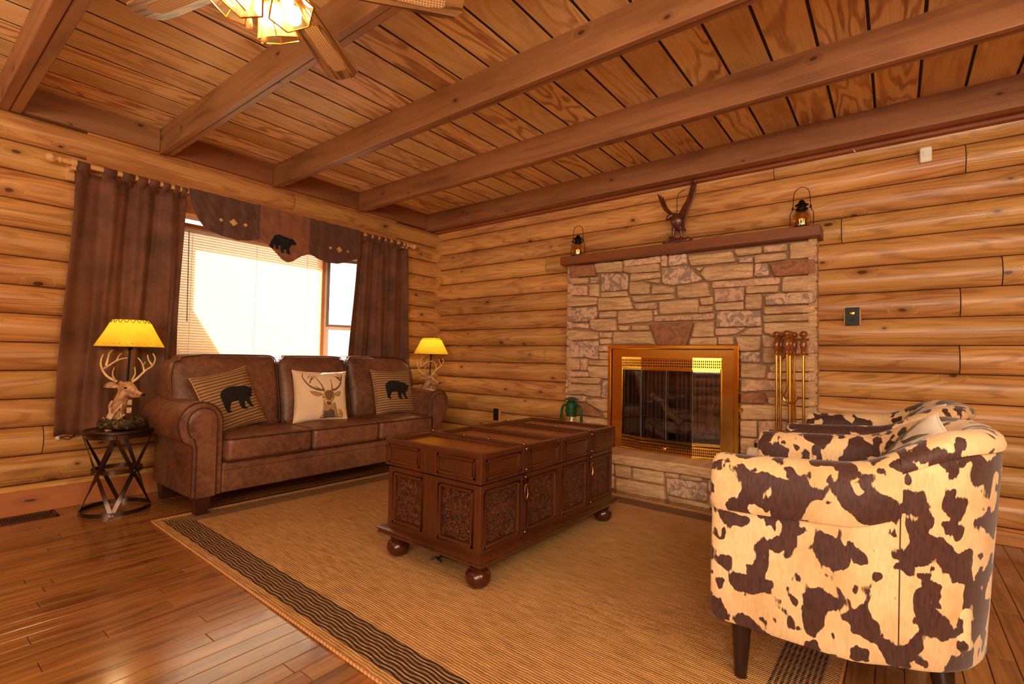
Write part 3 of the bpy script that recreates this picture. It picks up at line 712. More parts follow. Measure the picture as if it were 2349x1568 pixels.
DBR = flat('dark_bronze', '241812', .3, .6); RCK = NT('rock_glints'); n_ = RCK.noise(RCK.obj(), 70, 4, .7); RCK.bump(n_.outputs[0], 1, .01)
RCKM = RCK.fin(RCK.mix(RCK.mr(n_.outputs[0], .5, .62), lin('20180c'), lin('8a6a2c')), .35)  # golden glints are painted into the rock colour
def lc(cx, cy): return ((240+cx/5.406-294)/345, (990-(720+cy/5.406))/352)
def deer_lamp(loc, label):
    t = thing('deer_lamp', label, 'table lamp', loc, .66, 'deer bust table lamps')
    B = lambda m, n, mt, **k: m.build(n, mt, t, local=True, **k)
    m = M(); m.rbox((-.005, 0, .028), (.108, .08, .028), .024, ni=10, nc=4, f=lambda o: (o[0]*(1-.8*(o[2]+.03)), o[1], o[2]+.018*max(0, o[2])/.028*(noise.noise(Vector((o[0]*28, o[1]*28, 1)))+.35)*1.3)); B(m, 'rock_base', RCKM, smooth=180)
    m = M()
    m.tube(bez([(-.03, 0, .03), (-.036, 0, .09), (-.024, 0, .15), (-.006, 0, .20), (.010, 0, .250)]), [.03+.010*math.sin(i/32*3.1) for i in range(33)], 14)
    m.tube(bez([(-.022, 0, .243), (.012, 0, .266), (.05, 0, .252), (.086, 0, .230), (.116, 0, .216)]), [.022+(.016*math.sin(min(1, i/9)*pi/2)) if i < 10 else .038-.023*sm(9, 26, i) for i in range(33)], 14)
    m.tube([(.02, 0, .228), (.06, 0, .208), (.105, 0, .206)], [.022, .013, .009], 10)
    o = B(m, 'deer_bust', FUR, smooth=180); remesh(o, .0045, 3)
    for sy in (1, -1):
        m = M(); P = []
        for q in range(8):
            s = q/7; w = .020*math.sin(pi*min(1, s*.9+.08))**.8
            c = Vector((-.020-.066*s, sy*(.026+.03*s), .268+.012*math.sin(s*3)))
            P.append([c+Vector((0, 0, w)), c+Vector((0, sy*-.006, w*.4)), c+Vector((0, sy*-.008, -w*.3)), c+Vector((0, 0, -w))])
        m.grid(P); o = B(m, 'ear', FUR, smooth=180); solidify(o, .005)
        m = M(); m.rbox((.036, sy*.034, .262), (.008, .005, .006), .0038, 3, 3); B(m, 'eye', DBR, smooth=180)
    m = M(); m.rbox((.128, 0, .217), (.009, .011, .008), .008, 3, 3); B(m, 'nose', DBR, smooth=180)
    m = M()
    for pts, r in (([(185, 1480), (195, 1400), (185, 1330), (215, 1250), (200, 1180), (230, 1120)], .016), ([(215, 1470), (250, 1390), (310, 1340), (350, 1300), (385, 1275)], .011), ([(160, 1350), (125, 1320)], .007), ([(200, 1450), (260, 1420), (330, 1385)], .010), ([(210, 1340), (260, 1260), (310, 1200), (345, 1160)], .010)):
        P = [(*lc(*p), ) for p in pts]; m.tube(bez([(x, -.045, z) for x, z in P], 4), [r*(1-.5*i/((len(P)-1)*4)) for i in range((len(P)-1)*4+1)], 8)
    B(m, 'driftwood', DRIFT, smooth=180)
    for nm, sy, ls in (('antler', -1, [([(255, 890), (170, 830), (130, 760), (95, 680), (85, 610), (105, 560)], .0085), ([(140, 730), (200, 690), (260, 640), (330, 610), (395, 600)], .007), ([(265, 635), (290, 580), (325, 540)], .005), ([(160, 700), (160, 620), (175, 550), (215, 505)], .0065), ([(240, 880), (235, 800), (262, 710)], .006)]),
                       ('antler', 1, [([(340, 900), (385, 850), (420, 795), (460, 750), (530, 700), (575, 640), (578, 590), (550, 540)], .0085), ([(535, 690), (500, 620), (485, 555)], .006), ([(440, 770), (420, 690), (400, 630), (365, 595)], .006), ([(425, 690), (465, 640)], .004), ([(330, 880), (335, 800), (318, 710)], .006)])):
        m = M()
        for pts, r in ls:
            P = []
            for p in pts:
                x, z = lc(*p); g_ = max(0, (z-.28)/.2); P.append((x, sy*(.02+.045*math.sin(min(1, g_*1.3)*pi*.75)), z))
            nn = (len(P)-1)*5+1; m.tube(bez(P, 5), [r*(1-.6*i/(nn-1))*(1 if i < nn-1 else .3) for i in range(nn)], 8)
        B(m, nm, ANT, smooth=180)
    m = M()
    for a in (-.8, .3, 2.2, 3.2):
        for zz in (.10, .15):
            c = Vector((-.02+.05*math.cos(a), .05*math.sin(a), zz+.02*math.sin(a*3))); m.rbox(c, (.014, .004, .018), .0035, 2, 2, mat=Matrix.Rotation(a, 4, 'Z'))
    B(m, 'bark_leaves', DRIFT, smooth=180)
    m = M(); m.tube([(.02, 0, .26), (.028, 0, .535)], .0062, 10); m.lathe([(.008, .50), (.012, .505), (.016, .528), (.016, .55), (.012, .555)], (.028, 0, 0), 14); m.tube([(.028, -.01, .515), (.028, -.035, .513)], .002, 6); B(m, 'lamp_pole', DBR)
    m = M(); m.lathe([(.0, .555), (.014, .56), (.03, .60), (.026, .625), (.0, .64)], (.028, 0, 0), 16); B(m, 'bulb', BULB, smooth=180)
    R0, R1, z0, z1 = .180, .098, .522, .695
    m = M(); m.lathe([(R0, z0), (R0+.001, z0+.006), ((R0+R1)/2, (z0+z1)/2), (R1, z1)], (.028, 0, 0), 48, cap=False); s_ = B(m, 'lamp_shade', SHADE, smooth=180)
    m = M()
    for (ra, za, up, nst) in ((R0, z0+.003, 1, 34), (R1, z1-.002, -1, 20)):
        for k in range(nst):
            a = 2*pi*k/nst; da = 2*pi/nst; pts = []
            for q in range(7):
                s = q/6; z = za+up*.019*math.sin(pi*s); rr = R0+(R1-R0)*(z-z0)/(z1-z0)+.0015; pts.append((.028+rr*math.cos(a+da*.75*s), rr*math.sin(a+da*.75*s), z))
            m.tube(pts, .0017, 4)
    for k in range(2):
        ra, za = ((R0, z0), (R1, z1))[k]; m.tube([(.028+ra*math.cos(a), ra*math.sin(a), za) for a in np.linspace(0, 2*pi, 49)[:-1]], .0018, 5, closed=True)
    m.build('stitching', STITCH, s_, local=True)
    m = M(); m.tube([(.028+math.cos(0)*R1, 0, z1-.01), (.028, 0, z1-.02), (.028-R1, 0, z1-.01)], .0015, 5); m.tube([(.028, 0, .64), (.028, 0, z1-.02)], .002, 5); B(m, 'harp', DBR)
    l = lamp('lamp_glow', 'POINT', (0, 0, 0), 34, (1, .76, .34), .03); l.parent = t; l.location = (.028, 0, .60)
    return t
deer_lamp((.335, -3.042, .511), 'deer bust lamp with yellow parchment shade on the near side table')
deer_lamp((.335, -.43, .511), 'deer bust lamp with yellow parchment shade beyond the far sofa arm')
STONES = '''
r 1880 1864 2141 1856 2158 1753 1894 1755
t 2144 1858 2410 1854 2411 1763 2163 1779
p 2415 1856 2745 1859 2745 1806 2429 1804
t 2418 1800 2733 1800 2731 1739 2478 1746 2419 1765
t 2478 1742 2739 1731 2739 1688 2608 1682 2473 1676
t 2750 1863 2798 1862 2799 1772 2750 1775
g 2807 1859 2955 1856 2955 1782 2811 1771
g 2755 1763 2939 1767 2963 1764 3083 1637 2877 1614 2758 1634
t 1897 1752 2079 1742 2077 1692 1892 1696
g 2091 1743 2181 1738 2187 1688 2086 1691
p 1883 1686 2062 1669 2064 1583 1884 1599
t 2089 1681 2182 1676 2186 1565 2090 1576
g 2206 1767 2459 1748 2458 1610 2323 1602 2211 1609
t 2209 1597 2456 1595 2461 1553 2209 1556
t 2473 1668 2598 1663 2658 1637 2647 1561 2475 1564
t 2618 1667 2737 1683 2737 1638
t 2666 1634 2855 1596 2855 1554 2667 1557
t 2493 1546 2855 1542 2858 1507 2559 1493 2509 1498
t 2877 1604 3110 1618 3137 1510 2892 1508
t 1875 1587 2178 1555 2167 1494 1874 1487
t 2184 1549 2475 1542 2510 1439 2185 1439
p 2517 1483 2714 1482 2715 1432 2534 1436
g 1890 1470 2167 1478 2175 1377 2065 1347 1879 1350
t 2185 1426 2358 1434 2356 1378 2186 1374
t 2369 1428 2675 1422 2674 1334 2371 1315
t 2688 1426 2717 1425 2718 1382 2688 1383
t 2733 1491 3044 1492 3047 1391 2734 1388
p 2689 1368 3164 1377 3164 1332 2690 1331
p 1880 1339 2088 1328 2086 1287 1880 1304
t 2102 1367 2351 1359 2363 1261 2194 1261 2113 1283
t 2376 1305 2494 1300 2462 1261 2393 1260
t 2499 1302 2644 1306 2657 1260 2499 1260
r 2654 1305 3006 1316 2953 1135 2720 1135
t 1887 1275 2185 1249 2183 1192 1870 1179
p 2197 1248 2320 1246 2315 1201 2197 1202
t 2328 1249 2657 1250 2700 1147 2324 1148
t 2198 1194 2307 1194 2307 1148 2201 1146
g 1879 1171 2191 1173 2184 1016 2100 1018 2081 1028 1885 1031
p 2195 1132 2298 1134 2298 1084 2195 1083
t 2195 1073 2298 1076 2299 1014 2193 1014
t 1875 1014 2000 1016 2008 915 1873 908
p 2013 1014 2081 1017 2077 909 2021 912
t 2091 1001 2299 1008 2300 960 2091 961
t 2085 947 2300 952 2302 847 2114 856
p 1874 897 2089 901 2105 858 1875 847
t 1878 840 2217 852 2200 798 1879 797
t 1880 780 2212 790 2216 687 2087 687 2049 698 1881 691
g 2241 829 2296 834 2298 684 2225 682
p 1881 677 2068 688 2069 634 1982 631 1882 630
t 2078 659 2298 676 2300 564 2233 564 2081 627
r 1882 619 1982 624 2081 619 2215 546 2216 515 2028 512 1885 505
t 2242 551 2300 559 2301 506 2263 503
t 1885 494 2028 502 2210 503 2301 496 2301 446 1886 405
t 1887 394 2302 433 2303 360 1888 320
t 2966 1835 3288 1835 3313 1757 2988 1756
t 3305 1845 3491 1846 3491 1799 3323 1797
p 3503 1845 3656 1844 3654 1798 3503 1800
t 3670 1850 3823 1845 3825 1736 3668 1738
g 3333 1780 3431 1782 3431 1740 3333 1748
t 3446 1786 3647 1784 3652 1735 3443 1731
t 3018 1741 3084 1743 3051 1704
t 3097 1733 3436 1732 3429 1627 3106 1629 3060 1692
g 3448 1725 3531 1724 3543 1633 3444 1631
r 3543 1721 3823 1719 3827 1622 3568 1625
p 3141 1618 3605 1614 3605 1568 3144 1571
t 3388 1564 3600 1559 3598 1510 3386 1514
t 3625 1615 3825 1615 3827 1507 3616 1509
p 3162 1564 3374 1562 3371 1464 3166 1459
t 3386 1503 3494 1502 3492 1395 3384 1395
g 3515 1500 3825 1497 3827 1421 3518 1422
t 3168 1451 3371 1456 3372 1398 3171 1399
g 3184 1393 3485 1382 3488 1273 3185 1273
t 3506 1407 3819 1407 3821 1358 3508 1358
t 3499 1348 3819 1351 3825 1306 3497 1301
t 3058 1497 3155 1501 3158 1446 3067 1445
t 3053 1436 3150 1434 3155 1389 3045 1385
t 3024 1310 3161 1311 3162 1199 2997 1201
t 2986 1190 3183 1193 3186 1136 2981 1139
t 3196 1196 3301 1198 3301 1139 3196 1142
p 3172 1262 3389 1265 3315 1216 3172 1210
t 3404 1257 3495 1263 3492 1208 3345 1210
t 3506 1293 3823 1287 3825 1180 3628 1179 3506 1226
t 3318 1198 3485 1197 3483 1098 3350 1091
p 3492 1211 3628 1171 3628 1126 3500 1123
t 3499 1118 3652 1121 3652 1067 3579 1011 3499 1010
g 3349 1086 3482 1087 3482 1015 3349 1009
p 3623 1159 3832 1163 3834 1082 3680 1075 3628 1115
t 3661 1062 3828 1061 3825 959 3550 950 3545 986 3584 1003
t 3352 1001 3527 999 3505 899 3352 899
p 3532 944 3828 948 3825 896 3525 897
p 3355 882 3604 887 3613 822 3355 797
t 3621 885 3825 888 3823 779 3642 772 3621 817
r 3353 785 3505 800 3525 762 3518 723 3353 714
t 3535 766 3818 768 3825 719 3535 719
t 3353 700 3535 713 3818 711 3818 643 3652 620 3354 596
t 3354 584 3460 594 3463 478 3354 474
p 3473 593 3652 609 3652 497 3476 477
t 3676 585 3818 596 3818 490 3676 473
t 3354 460 3550 474 3551 360 3355 345
t 3666 616 3818 635 3818 605 3676 594
t 3560 451 3818 474 3818 334 3561 318'''
HSTONES = '''
t 2521 201 2648 202 2649 112 2525 107
t 2658 192 2904 200 2905 106 2664 105
t 2527 88 2905 92 2913 -5 2522 -2
t 2911 201 3018 200 3018 168 2912 165
t 3027 198 3179 201 3179 175 3027 166
g 2927 157 3213 172 3212 49 3114 37 2931 42
t 2935 32 3234 25 3234 -5 2943 -3'''
# ================================================================== RUG
def rugmat(name, mode):
    t = NT(name); o = t.obj(); s = t.n('ShaderNodeSeparateXYZ', {0: o}); x, y = s.outputs[0], s.outputs[1]
    wv = t.noise(t.comb(t.math('MULTIPLY', x, 3.2), t.math('MULTIPLY', y, 14), 0), 1.0, 2, .5).outputs[0]
    w1 = t.noise(t.comb(t.math('MULTIPLY', x, 22), t.math('MULTIPLY', y, 5), 0), 1.0, 2, .5).outputs[0]
    lines = t.math('SINE', t.math('MULTIPLY', t.math('ADD', y, t.math('MULTIPLY', w1, .012)), 2*pi/.011))
    tick = t.math('SINE', t.math('MULTIPLY', x, 2*pi/.007))
    weave = t.math('MULTIPLY_ADD', tick, .35, lines)
    st = t.noise(t.comb(t.math('MULTIPLY', x, 9), t.math('MULTIPLY', y, 70), 0), 1.0, 3, .6).outputs[0]
    big = t.noise(o, 1.6, 3).outputs[0]
    f = t.math('MULTIPLY_ADD', weave, .16, t.mr(st, .35, .7, .1, .8), clamp=True)
    base = t.mix(f, lin('d4a262'), lin('84582a')); base = t.mix(t.mr(big, .4, .65, 0, .35), base, lin('d09a68'))
    h = weave
    if mode != 'field':
        L, Wd = 3.31, 2.44
        dx = t.math('MINIMUM', x, t.math('SUBTRACT', L, x)); dy = t.math('MINIMUM', y, t.math('SUBTRACT', Wd, y))
        wy = t.math('ADD', dy, t.math('MULTIPLY', t.math('SINE', t.math('ADD', t.math('MULTIPLY', x, 2*pi/.125), t.math('MULTIPLY', dy, 18))), .0032))
        wy = t.math('ADD', wy, t.math('MULTIPLY', t.math('SUBTRACT', wv, .5), .006))
        side = t.math('LESS_THAN', dx, dy)
        P_ = .0152
        sY = t.math('SINE', t.math('MULTIPLY', wy, 2*pi/P_)); sX = t.math('SINE', t.math('MULTIPLY', dx, 2*pi/P_))
        inY = t.math('MULTIPLY', t.math('GREATER_THAN', dy, .040), t.math('LESS_THAN', dy, .178)); inX = t.math('MULTIPLY', t.math('GREATER_THAN', dx, .040), t.math('LESS_THAN', dx, .178))
        zig = t.math('SINE', t.math('ADD', t.math('MULTIPLY', y, 2*pi/.009), t.math('MULTIPLY', dx, 2*pi/P_)))
        mY = t.math('MULTIPLY', t.mr(sY, -.1, .2, 0, 1), inY); mX = t.math('MULTIPLY', t.math('MULTIPLY', t.mr(sX, -.35, 0, 0, 1), t.mr(zig, -.6, -.2, .15, 1)), inX)
        mk = t.mix(side, mY, mX)
        base = t.mix(t.mix(side, t.math('MULTIPLY', inY, .45), t.math('MULTIPLY', inX, .4)), base, lin('7a5636'))
        base = t.mix(mk, base, lin('1a1012'))
    t.bump(h, .5, .004)
    return t.fin(base, .9)
rug = thing('area_rug', 'tan woven area rug with a dark striped border', 'rug', (.775, -2.994, 0), math.radians(-1.3))
def rgrid(x0, y0, x1, y1):
    m = M(); nx, ny = max(2, int((x1-x0)/.02)), max(2, int((y1-y0)/.02))
    m.grid([[(x0+(x1-x0)*i/nx, y0+(y1-y0)*j/ny, .0075 + .0007*noise.noise(Vector((x0+(x1-x0)*i/nx, (y0+(y1-y0)*j/ny)*2.2, 0))*7)) for j in range(ny+1)] for i in range(nx+1)])
    return m
B_ = .178; m = M(); m.grid([[(x, y, .008) for y in (B_, 2.44-B_)] for x in (B_, 3.31-B_)]); 
m = rgrid(B_, B_, 3.31-B_, 2.44-B_); m.build('woven_field', rugmat('rug_field', 'field'), rug, local=True, smooth=180)
m = rgrid(0, 0, 3.31, B_); b = rgrid(0, 2.44-B_, 3.31, 2.44); c = rgrid(0, B_, B_, 2.44-B_); d = rgrid(3.31-B_, B_, 3.31, 2.44-B_)
for q in (b, c, d):
    k = len(m.v); m.v += q.v; m.f += [tuple(i+k for i in f) for f in q.f]; m.uv += q.uv; m.r += q.r; m.mi += q.mi
m.build('striped_border', rugmat('rug_border', 'border'), rug, local=True, smooth=180)
m = M(); cor = [(0, 0), (3.31, 0), (3.31, 2.44), (0, 2.44)]; P = []
for i in range(4):
    a, b = cor[i], cor[(i+1) % 4]
    for q in range(60): s = q/60; P.append((a[0]+(b[0]-a[0])*s, a[1]+(b[1]-a[1])*s, .0055))
m.tube(P, .0055, 6, closed=True); bi = NT('rug_binding'); ss = bi.n('ShaderNodeSeparateXYZ', {0: bi.obj()}); w_ = bi.math('SINE', bi.math('MULTIPLY', bi.math('ADD', ss.outputs[0], ss.outputs[1]), 2*pi/.02))
m.build('binding', bi.fin(bi.mix(bi.mr(w_, -.3, .3), lin('b87a4c'), lin('d8a468')), .85), rug, local=True, smooth=180)

# ================================================================== TRUNK COFFEE TABLE
def trunkwood(name, a, b, carve=False, rough=.32):
    t = NT(name); u, v = t.uv(); o = t.obj(); n1 = t.noise(t.comb(t.math('MULTIPLY', u, 4), t.math('MULTIPLY', v, 60), 0), 1, 3, .6).outputs[0]; n2 = t.noise(o, 5, 4, .6).outputs[0]
    f = t.math('ADD', t.mr(n1, .35, .7, 0, .5), t.mr(n2, .35, .7, 0, .5), clamp=True)
    c = t.mix(f, lin(a), lin(b))
    if carve:
        cn = t.noise(o, 26, 2, .5, 2.2); q = t.mr(t.math('ABSOLUTE', t.math('SUBTRACT', cn.outputs[0], .5)), 0, .09, 0, 1, 'SMOOTHSTEP')
        vo = t.n('ShaderNodeTexVoronoi', {'Vector': o, 'Scale': 30.0}, feature='SMOOTH_F1').outputs[0]
        h = t.math('MULTIPLY_ADD', vo, .8, q); c = t.mix(t.math('MULTIPLY', t.math('SUBTRACT', 1.0, q), .6), c, lin('2a1008')); t.bump(h, 1.0, .012)
    return t.fin(c, rough, Coat_Weight=.25, Coat_Roughness=.25)
TW = trunkwood('trunk_mahogany', '5c2e14', '38190a'); TC = trunkwood('carved_panel', '6e3819', '3e1e0e', True, .4); TT = trunkwood('trunk_top', '8a4a1e', '6a3412', rough=.2)
NAIL = flat('antique_brass', '9a6a3c', .25, 1.0)
X0, X1, Y0, Y1 = 2.205, 2.845, -2.42, -1.15
tk = thing('trunk_coffee_table', 'carved mahogany trunk coffee table on bun feet, centre of the rug', 'coffee table', ((X0+X1)/2, (Y0+Y1)/2, .008))
m = M(); m.box((X0+.022, Y0+.022, .15), (X1-.022, Y1-.022, .455), ax=1); body = m.build('body', TW, tk, smooth=0)
m = M(); e = .03
m.grid([[(cx, cy, z) for cx, cy in ((X0-o, Y0-o), (X1+o, Y0-o), (X1+o, Y1+o), (X0-o, Y1+o))] for o, z in ((-.01, .118), (.012, .118), (.024, .122), (.026, .128), (.020, .134), (.024, .138), (.030, .142), (.030, .147), (.018, .153), (.006, .156), (-.012, .158), (-.012, .165))], cv=True)
m.idx([0, 1, 2, 3]); m.idx([44, 45, 46, 47]); m.build('base_moulding', TW, tk, smooth=35)
def facemap(face):       # (s along, z, out) -> world
    if face == 'F': return lambda s, z, o: (X1+o, Y0+s, z)
    if face == 'B': return lambda s, z, o: (X0-o, Y0+s, z)
    if face == 'L': return lambda s, z, o: (X0+s, Y0-o, z)
    return lambda s, z, o: (X0+s, Y1+o, z)
def fbox(m, F, s0, s1, z0, z1, o0, o1, along=True):
    a = Vector(F(s0, z0, o0)); b = Vector(F(s1, z1, o1)); lo = [min(a[k], b[k]) for k in range(3)]; hi = [max(a[k], b[k]) for k in range(3)]
    ax = (1 if abs(F(1, 0, 0)[1]-F(0, 0, 0)[1]) > .5 else 0) if along else 2
    m.box(lo, hi, ax=ax, r=.5)
def panel_frame(m, F, s0, s1, z0, z1, base, w=.012, hh=.007):
    for (a, b, c, d, al) in ((s0, s1, z0, z0+w, 1), (s0, s1, z1-w, z1, 1), (s0, s0+w, z0, z1, 0), (s1-w, s1, z0, z1, 0)): fbox(m, F, a, b, c, d, base-.012, base+hh, al)
LY, LX = Y1-Y0, X1-X0
for face in 'FLBR':
    F = facemap(face); Ls = LY if face in 'FB' else LX
    pan = ([(.03, .285), (.345, .605), (.665, .925), (.985, 1.24)] if face in 'FB' else [(.05, .265), (.375, .59)])
    m = M()          # stiles and rails
    edges = [0]+[e for p in pan for e in (p[0]-.0, p[1]+.0)]+[Ls]
    for i in range(0, len(edges), 2): fbox(m, F, edges[i]+(.0101 if i == 0 else 0), edges[i+1]-(.0101 if i == len(edges)-2 else 0), .156, .452, -.04, -.010, False)
    fbox(m, F, .02, Ls-.02, .156, .178, -.03, -.0104); fbox(m, F, .02, Ls-.02, .43, .452, -.03, -.0104)
    m.build('frame_rails', TW, body, smooth=0, bevel=.002)
    for (a, b) in pan:
        m = M(); fbox(m, F, a+.016, b-.016, .196, .412, -.035, -.017); pn = m.build('carved_panel', TC, tk, smooth=0, bevel=.003)
        m = M(); panel_frame(m, F, a, b, .18, .428, -.014, .013, .010); m.build('panel_moulding', TW, pn, smooth=0, bevel=.003)
mid = (Y0+Y1)/2
for (ya, yb) in ((Y0-.004, mid-.004), (mid+.004, Y1+.004)):
    m = M(); xa, xb = X0-.004, X1+.004; zt = .5925; w = .03; sy = (ya+yb)/2
    m.box((xa, ya, .462), (xb, yb, .568), ax=1)
    for lo, hi, ax in (((xa, ya, .567), (xb, ya+w, zt), 0), ((xa, yb-w, .567), (xb, yb, zt), 0), ((xa, ya+w, .567), (xa+w, yb-w, zt), 1), ((xb-w, ya+w, .567), (xb, yb-w, zt), 1), ((xa+w, sy-.032, .567), (xb-w, sy+.032, zt-.003), 0)): m.box(lo, hi, ax=ax, r=.5)
    lid = m.build('lid', TW, tk, smooth=0, bevel=.003)
    for a, b in ((ya+w, sy-.032), (sy+.032, yb-w)):
        m = M(); m.box((xa+w, a, .567), (xb-w, b, .578), ax=0); m.build('top_panel', TT, lid, smooth=0)
        m = M()
        for lo, hi in (((xa+w, a, .578), (xb-w, a+.010, .586)), ((xa+w, b-.010, .578), (xb-w, b, .586)), ((xa+w, a, .578), (xa+w+.010, b, .586)), ((xb-w-.010, a, .578), (xb-w, b, .586))): m.box(lo, hi, r=.5)
        m.build('inner_moulding', TW, lid, smooth=0, bevel=.003)
    m = M()
    for face in 'FB':
        F = facemap(face); s0 = ya-Y0
        for a, b in ((.025, .275), (.355, .61)): 
            panel_frame(m, F, s0+a, s0+b, .478, .568, .003, .012, .005); panel_frame(m, F, s0+a+.016, s0+b-.016, .494, .552, -.001, .006, .007)
    Fe = facemap('L' if ya < mid-.1 else 'R')
    for a, b in ((.03, .255), (.375, .61)): panel_frame(m, Fe, a, b, .478, .568, .003, .012, .005); panel_frame(m, Fe, a+.016, b-.016, .494, .552, -.001, .006, .007)
    m.build('lid_panel_moulding', TW, lid, smooth=0, bevel=.002)
    m = M()
    for x, z in ((xa, zt), (xb, zt)):
        pass
    m.box((xa-.0035, sy-.022, .465), (xa, sy+.022, zt+.002)); m.box((xb, sy-.022, .465), (xb+.0035, sy+.022, zt+.002)); m.box((xa-.003, sy-.022, zt-.003), (xb+.003, sy+.022, zt+.0015))
    m.build('strap', flat('dark_leather_strap', '46200f', .45), lid, smooth=0, bevel=.001)
    m = M()
    sts = ((xb+.006, sy, zt-.016), (xb+.006, sy, .48), (xb-.01, sy, zt+.005), ((xa+xb)/2-.08, sy, zt+.005), ((xa+xb)/2+.09, sy, zt+.005), (xa+.01, sy, zt+.005), (xb+.0025, sy, .444), (xb+.0025, sy, .185))
    for p in sts: m = M(); m.rbox(p, (.0085, .0085, .0085), .008, 2, 2); m.build('stud', NAIL, lid if p[2] > .46 else tk, smooth=180)
    m = M(); m.box((X1-.008, sy-.02, .168), (X1-.001, sy+.02, .45), ax=2); m.build('body_strap', flat('dark_leather_strap2', '46200f', .45), tk, smooth=0, bevel=.001)
    m = M(); m.box((X1-.001, sy-.016, .385), (X1+.007, sy+.016, .43)); m.tube([(X1+.010, sy-.010, .405), (X1+.014, sy-.011, .36), (X1+.012, sy, .335), (X1+.014, sy+.011, .36), (X1+.010, sy+.010, .405)], .0035, 6); m.rbox((X1+.014, sy, .405), (.007, .012, .010), .005, 2, 2)
    m.build('latch', NAIL, tk, smooth=40)
for fx in (X0+.05, X1-.05):
    for fy in (Y0+.05, Y1-.05):
        m = M(); m.lathe([(.028, .009), (.040, .012), (.052, .025), (.058, .045), (.056, .062), (.046, .078), (.036, .086), (.040, .092), (.042, .098), (.034, .104), (.038, .112), (.040, .118)], (fx, fy, 0), 28); m.build('bun_foot', trunkwood('foot_wood', '50200e', '34140a', rough=.2) if 'foot_wood' not in D.materials else D.materials['foot_wood'], tk, smooth=60)
cd = thing('dark_cord', 'short tangled dark cord on the rug under the trunk', 'cord', (2.47, -2.27, .008))
m = M(); m.tube(bez([(2.44, -2.32, .012), (2.455, -2.30, .02), (2.47, -2.30, .012), (2.46, -2.27, .022), (2.485, -2.25, .012), (2.50, -2.22, .02), (2.49, -2.18, .012)]), .0035, 6); m.tube(bez([(2.44, -2.28, .013), (2.47, -2.29, .012), (2.50, -2.31, .013)]), .003, 6); m.build('cord', flat('black_cord', '1a1410', .6), cd)

# ================================================================== FIREPLACE
FX0, FX1, FY = 1.865, 3.828, -.112
def stonemat():
    t = NT('ledge_stone'); u, v = t.uv(); o = t.obj(); r = t.attr()
    grey = t.math('GREATER_THAN', r, .75); pink = t.math('MULTIPLY', t.math('GREATER_THAN', r, .5), t.math('LESS_THAN', r, .75)); red = t.math('LESS_THAN', r, .25)
    jit = t.n('ShaderNodeTexWhiteNoise', {'W': t.math('MULTIPLY', r, 777.0)}, noise_dimensions='1D').outputs[0]
    st = t.noise(t.comb(t.math('MULTIPLY', t.n('ShaderNodeSeparateXYZ', {0: o}).outputs[0], 6), t.math('MULTIPLY', r, 40), t.math('MULTIPLY', t.n('ShaderNodeSeparateXYZ', {0: o}).outputs[2], 45)), 1, 4, .65, .6).outputs[0]
    n1 = t.noise(o, 15, 4, .65, 1.4).outputs[0]; n2 = t.noise(o, 90, 4, .7).outputs[0]
    tan = t.mix(t.mr(st, .35, .65), lin('e0b88c'), lin('b28a62'))
    gr = t.mix(t.mr(n1, .46, .54), lin('a08474'), lin('e0b898')); pk = t.mix(t.mr(n1, .45, .62), lin('dcb090'), lin('b48a70')); rd = t.mix(t.mr(n1, .4, .65), lin('a8704c'), lin('80503a'))
    c = t.mix(grey, tan, gr); c = t.mix(pink, c, pk); c = t.mix(red, c, rd)
    c = t.mix(t.mr(n2, .45, .75, 0, .4), c, lin('7a5638'))
    c = t.n('ShaderNodeHueSaturation', {'Value': t.mr(jit, 0, 1, .98, 1.22), 'Color': c}).outputs[0]
    t.bump(t.math('ADD', t.math('MULTIPLY', st, 1.3), t.math('MULTIPLY', n2, .5)), .7, .012)
    return t.fin(c, .85)
STONE = stonemat(); MORTAR = flat('mortar', 'a07a58', .9, vary=.1, scale=60, bump=.5)
def stones(m, lines, yb, yf, seed=1):
    rnd = random.Random(seed)
    for l in lines:
        w = l.split(); k = {'t': .3, 'p': .55, 'g': .8, 'r': .05}[w[0]]+rnd.uniform(0, .19); v = [int(a)/1000 for a in w[1:]]; pts = [Vector((v[i], v[i+1])) for i in range(0, len(v), 2)]
        c = sum(pts, Vector((0, 0)))/len(pts); area = sum(pts[i].cross(pts[(i+1) % len(pts)]) if False else pts[i].x*pts[(i+1) % len(pts)].y-pts[(i+1) % len(pts)].x*pts[i].y for i in range(len(pts)))
        if area < 0: pts.reverse()
        n = len(pts)
        def inset(P, d):
            out = []
            for i in range(len(P)):
                a, b, e = P[i-1], P[i], P[(i+1) % len(P)]
                d1 = (b-a).normalized(); d2 = (e-b).normalized(); n1 = Vector((-d1.y, d1.x)); n2 = Vector((-d2.y, d2.x)); bis = (n1+n2)
                if bis.length < .1: bis = n1
                bis.normalize(); out.append(b+bis*d/max(.45, bis.dot(n1)))
            return out
        pts = inset(pts, -.0015)
        fine = []
        for i in range(n):
            a, b = pts[i], pts[(i+1) % n]; L = (b-a).length; q = max(1, int(L/.014))
            for j in range(q):
                s = j/q; p = a.lerp(b, s); nrm = Vector((-(b-a).y, (b-a).x)).normalized()
                if 0 < j: p = p + nrm*noise.noise(Vector((p.x*38, p.y*38, rnd.random()*.3)))*.0045
                fine.append(p)
        cr = []
        for i, p in enumerate(fine): cr.append((fine[i-1]+p*2+fine[(i+1) % len(fine)])/4)
        yt = yf - rnd.uniform(-.008, .014); rings = []
        for off, yy in ((0, yb), (0, yt+.012), (.003, yt+.004), (.008, yt), (.016, yt-.002)):
            ring_ = [p+(c-p).normalized()*min(off, (c-p).length*.6) for p in cr]; rings.append([(p.x, yy, p.y) for p in ring_])
        b0 = m.grid(rings, cv=True, r=k); N = len(cr); m.idx([b0+4*N+i for i in range(N)], None, k)
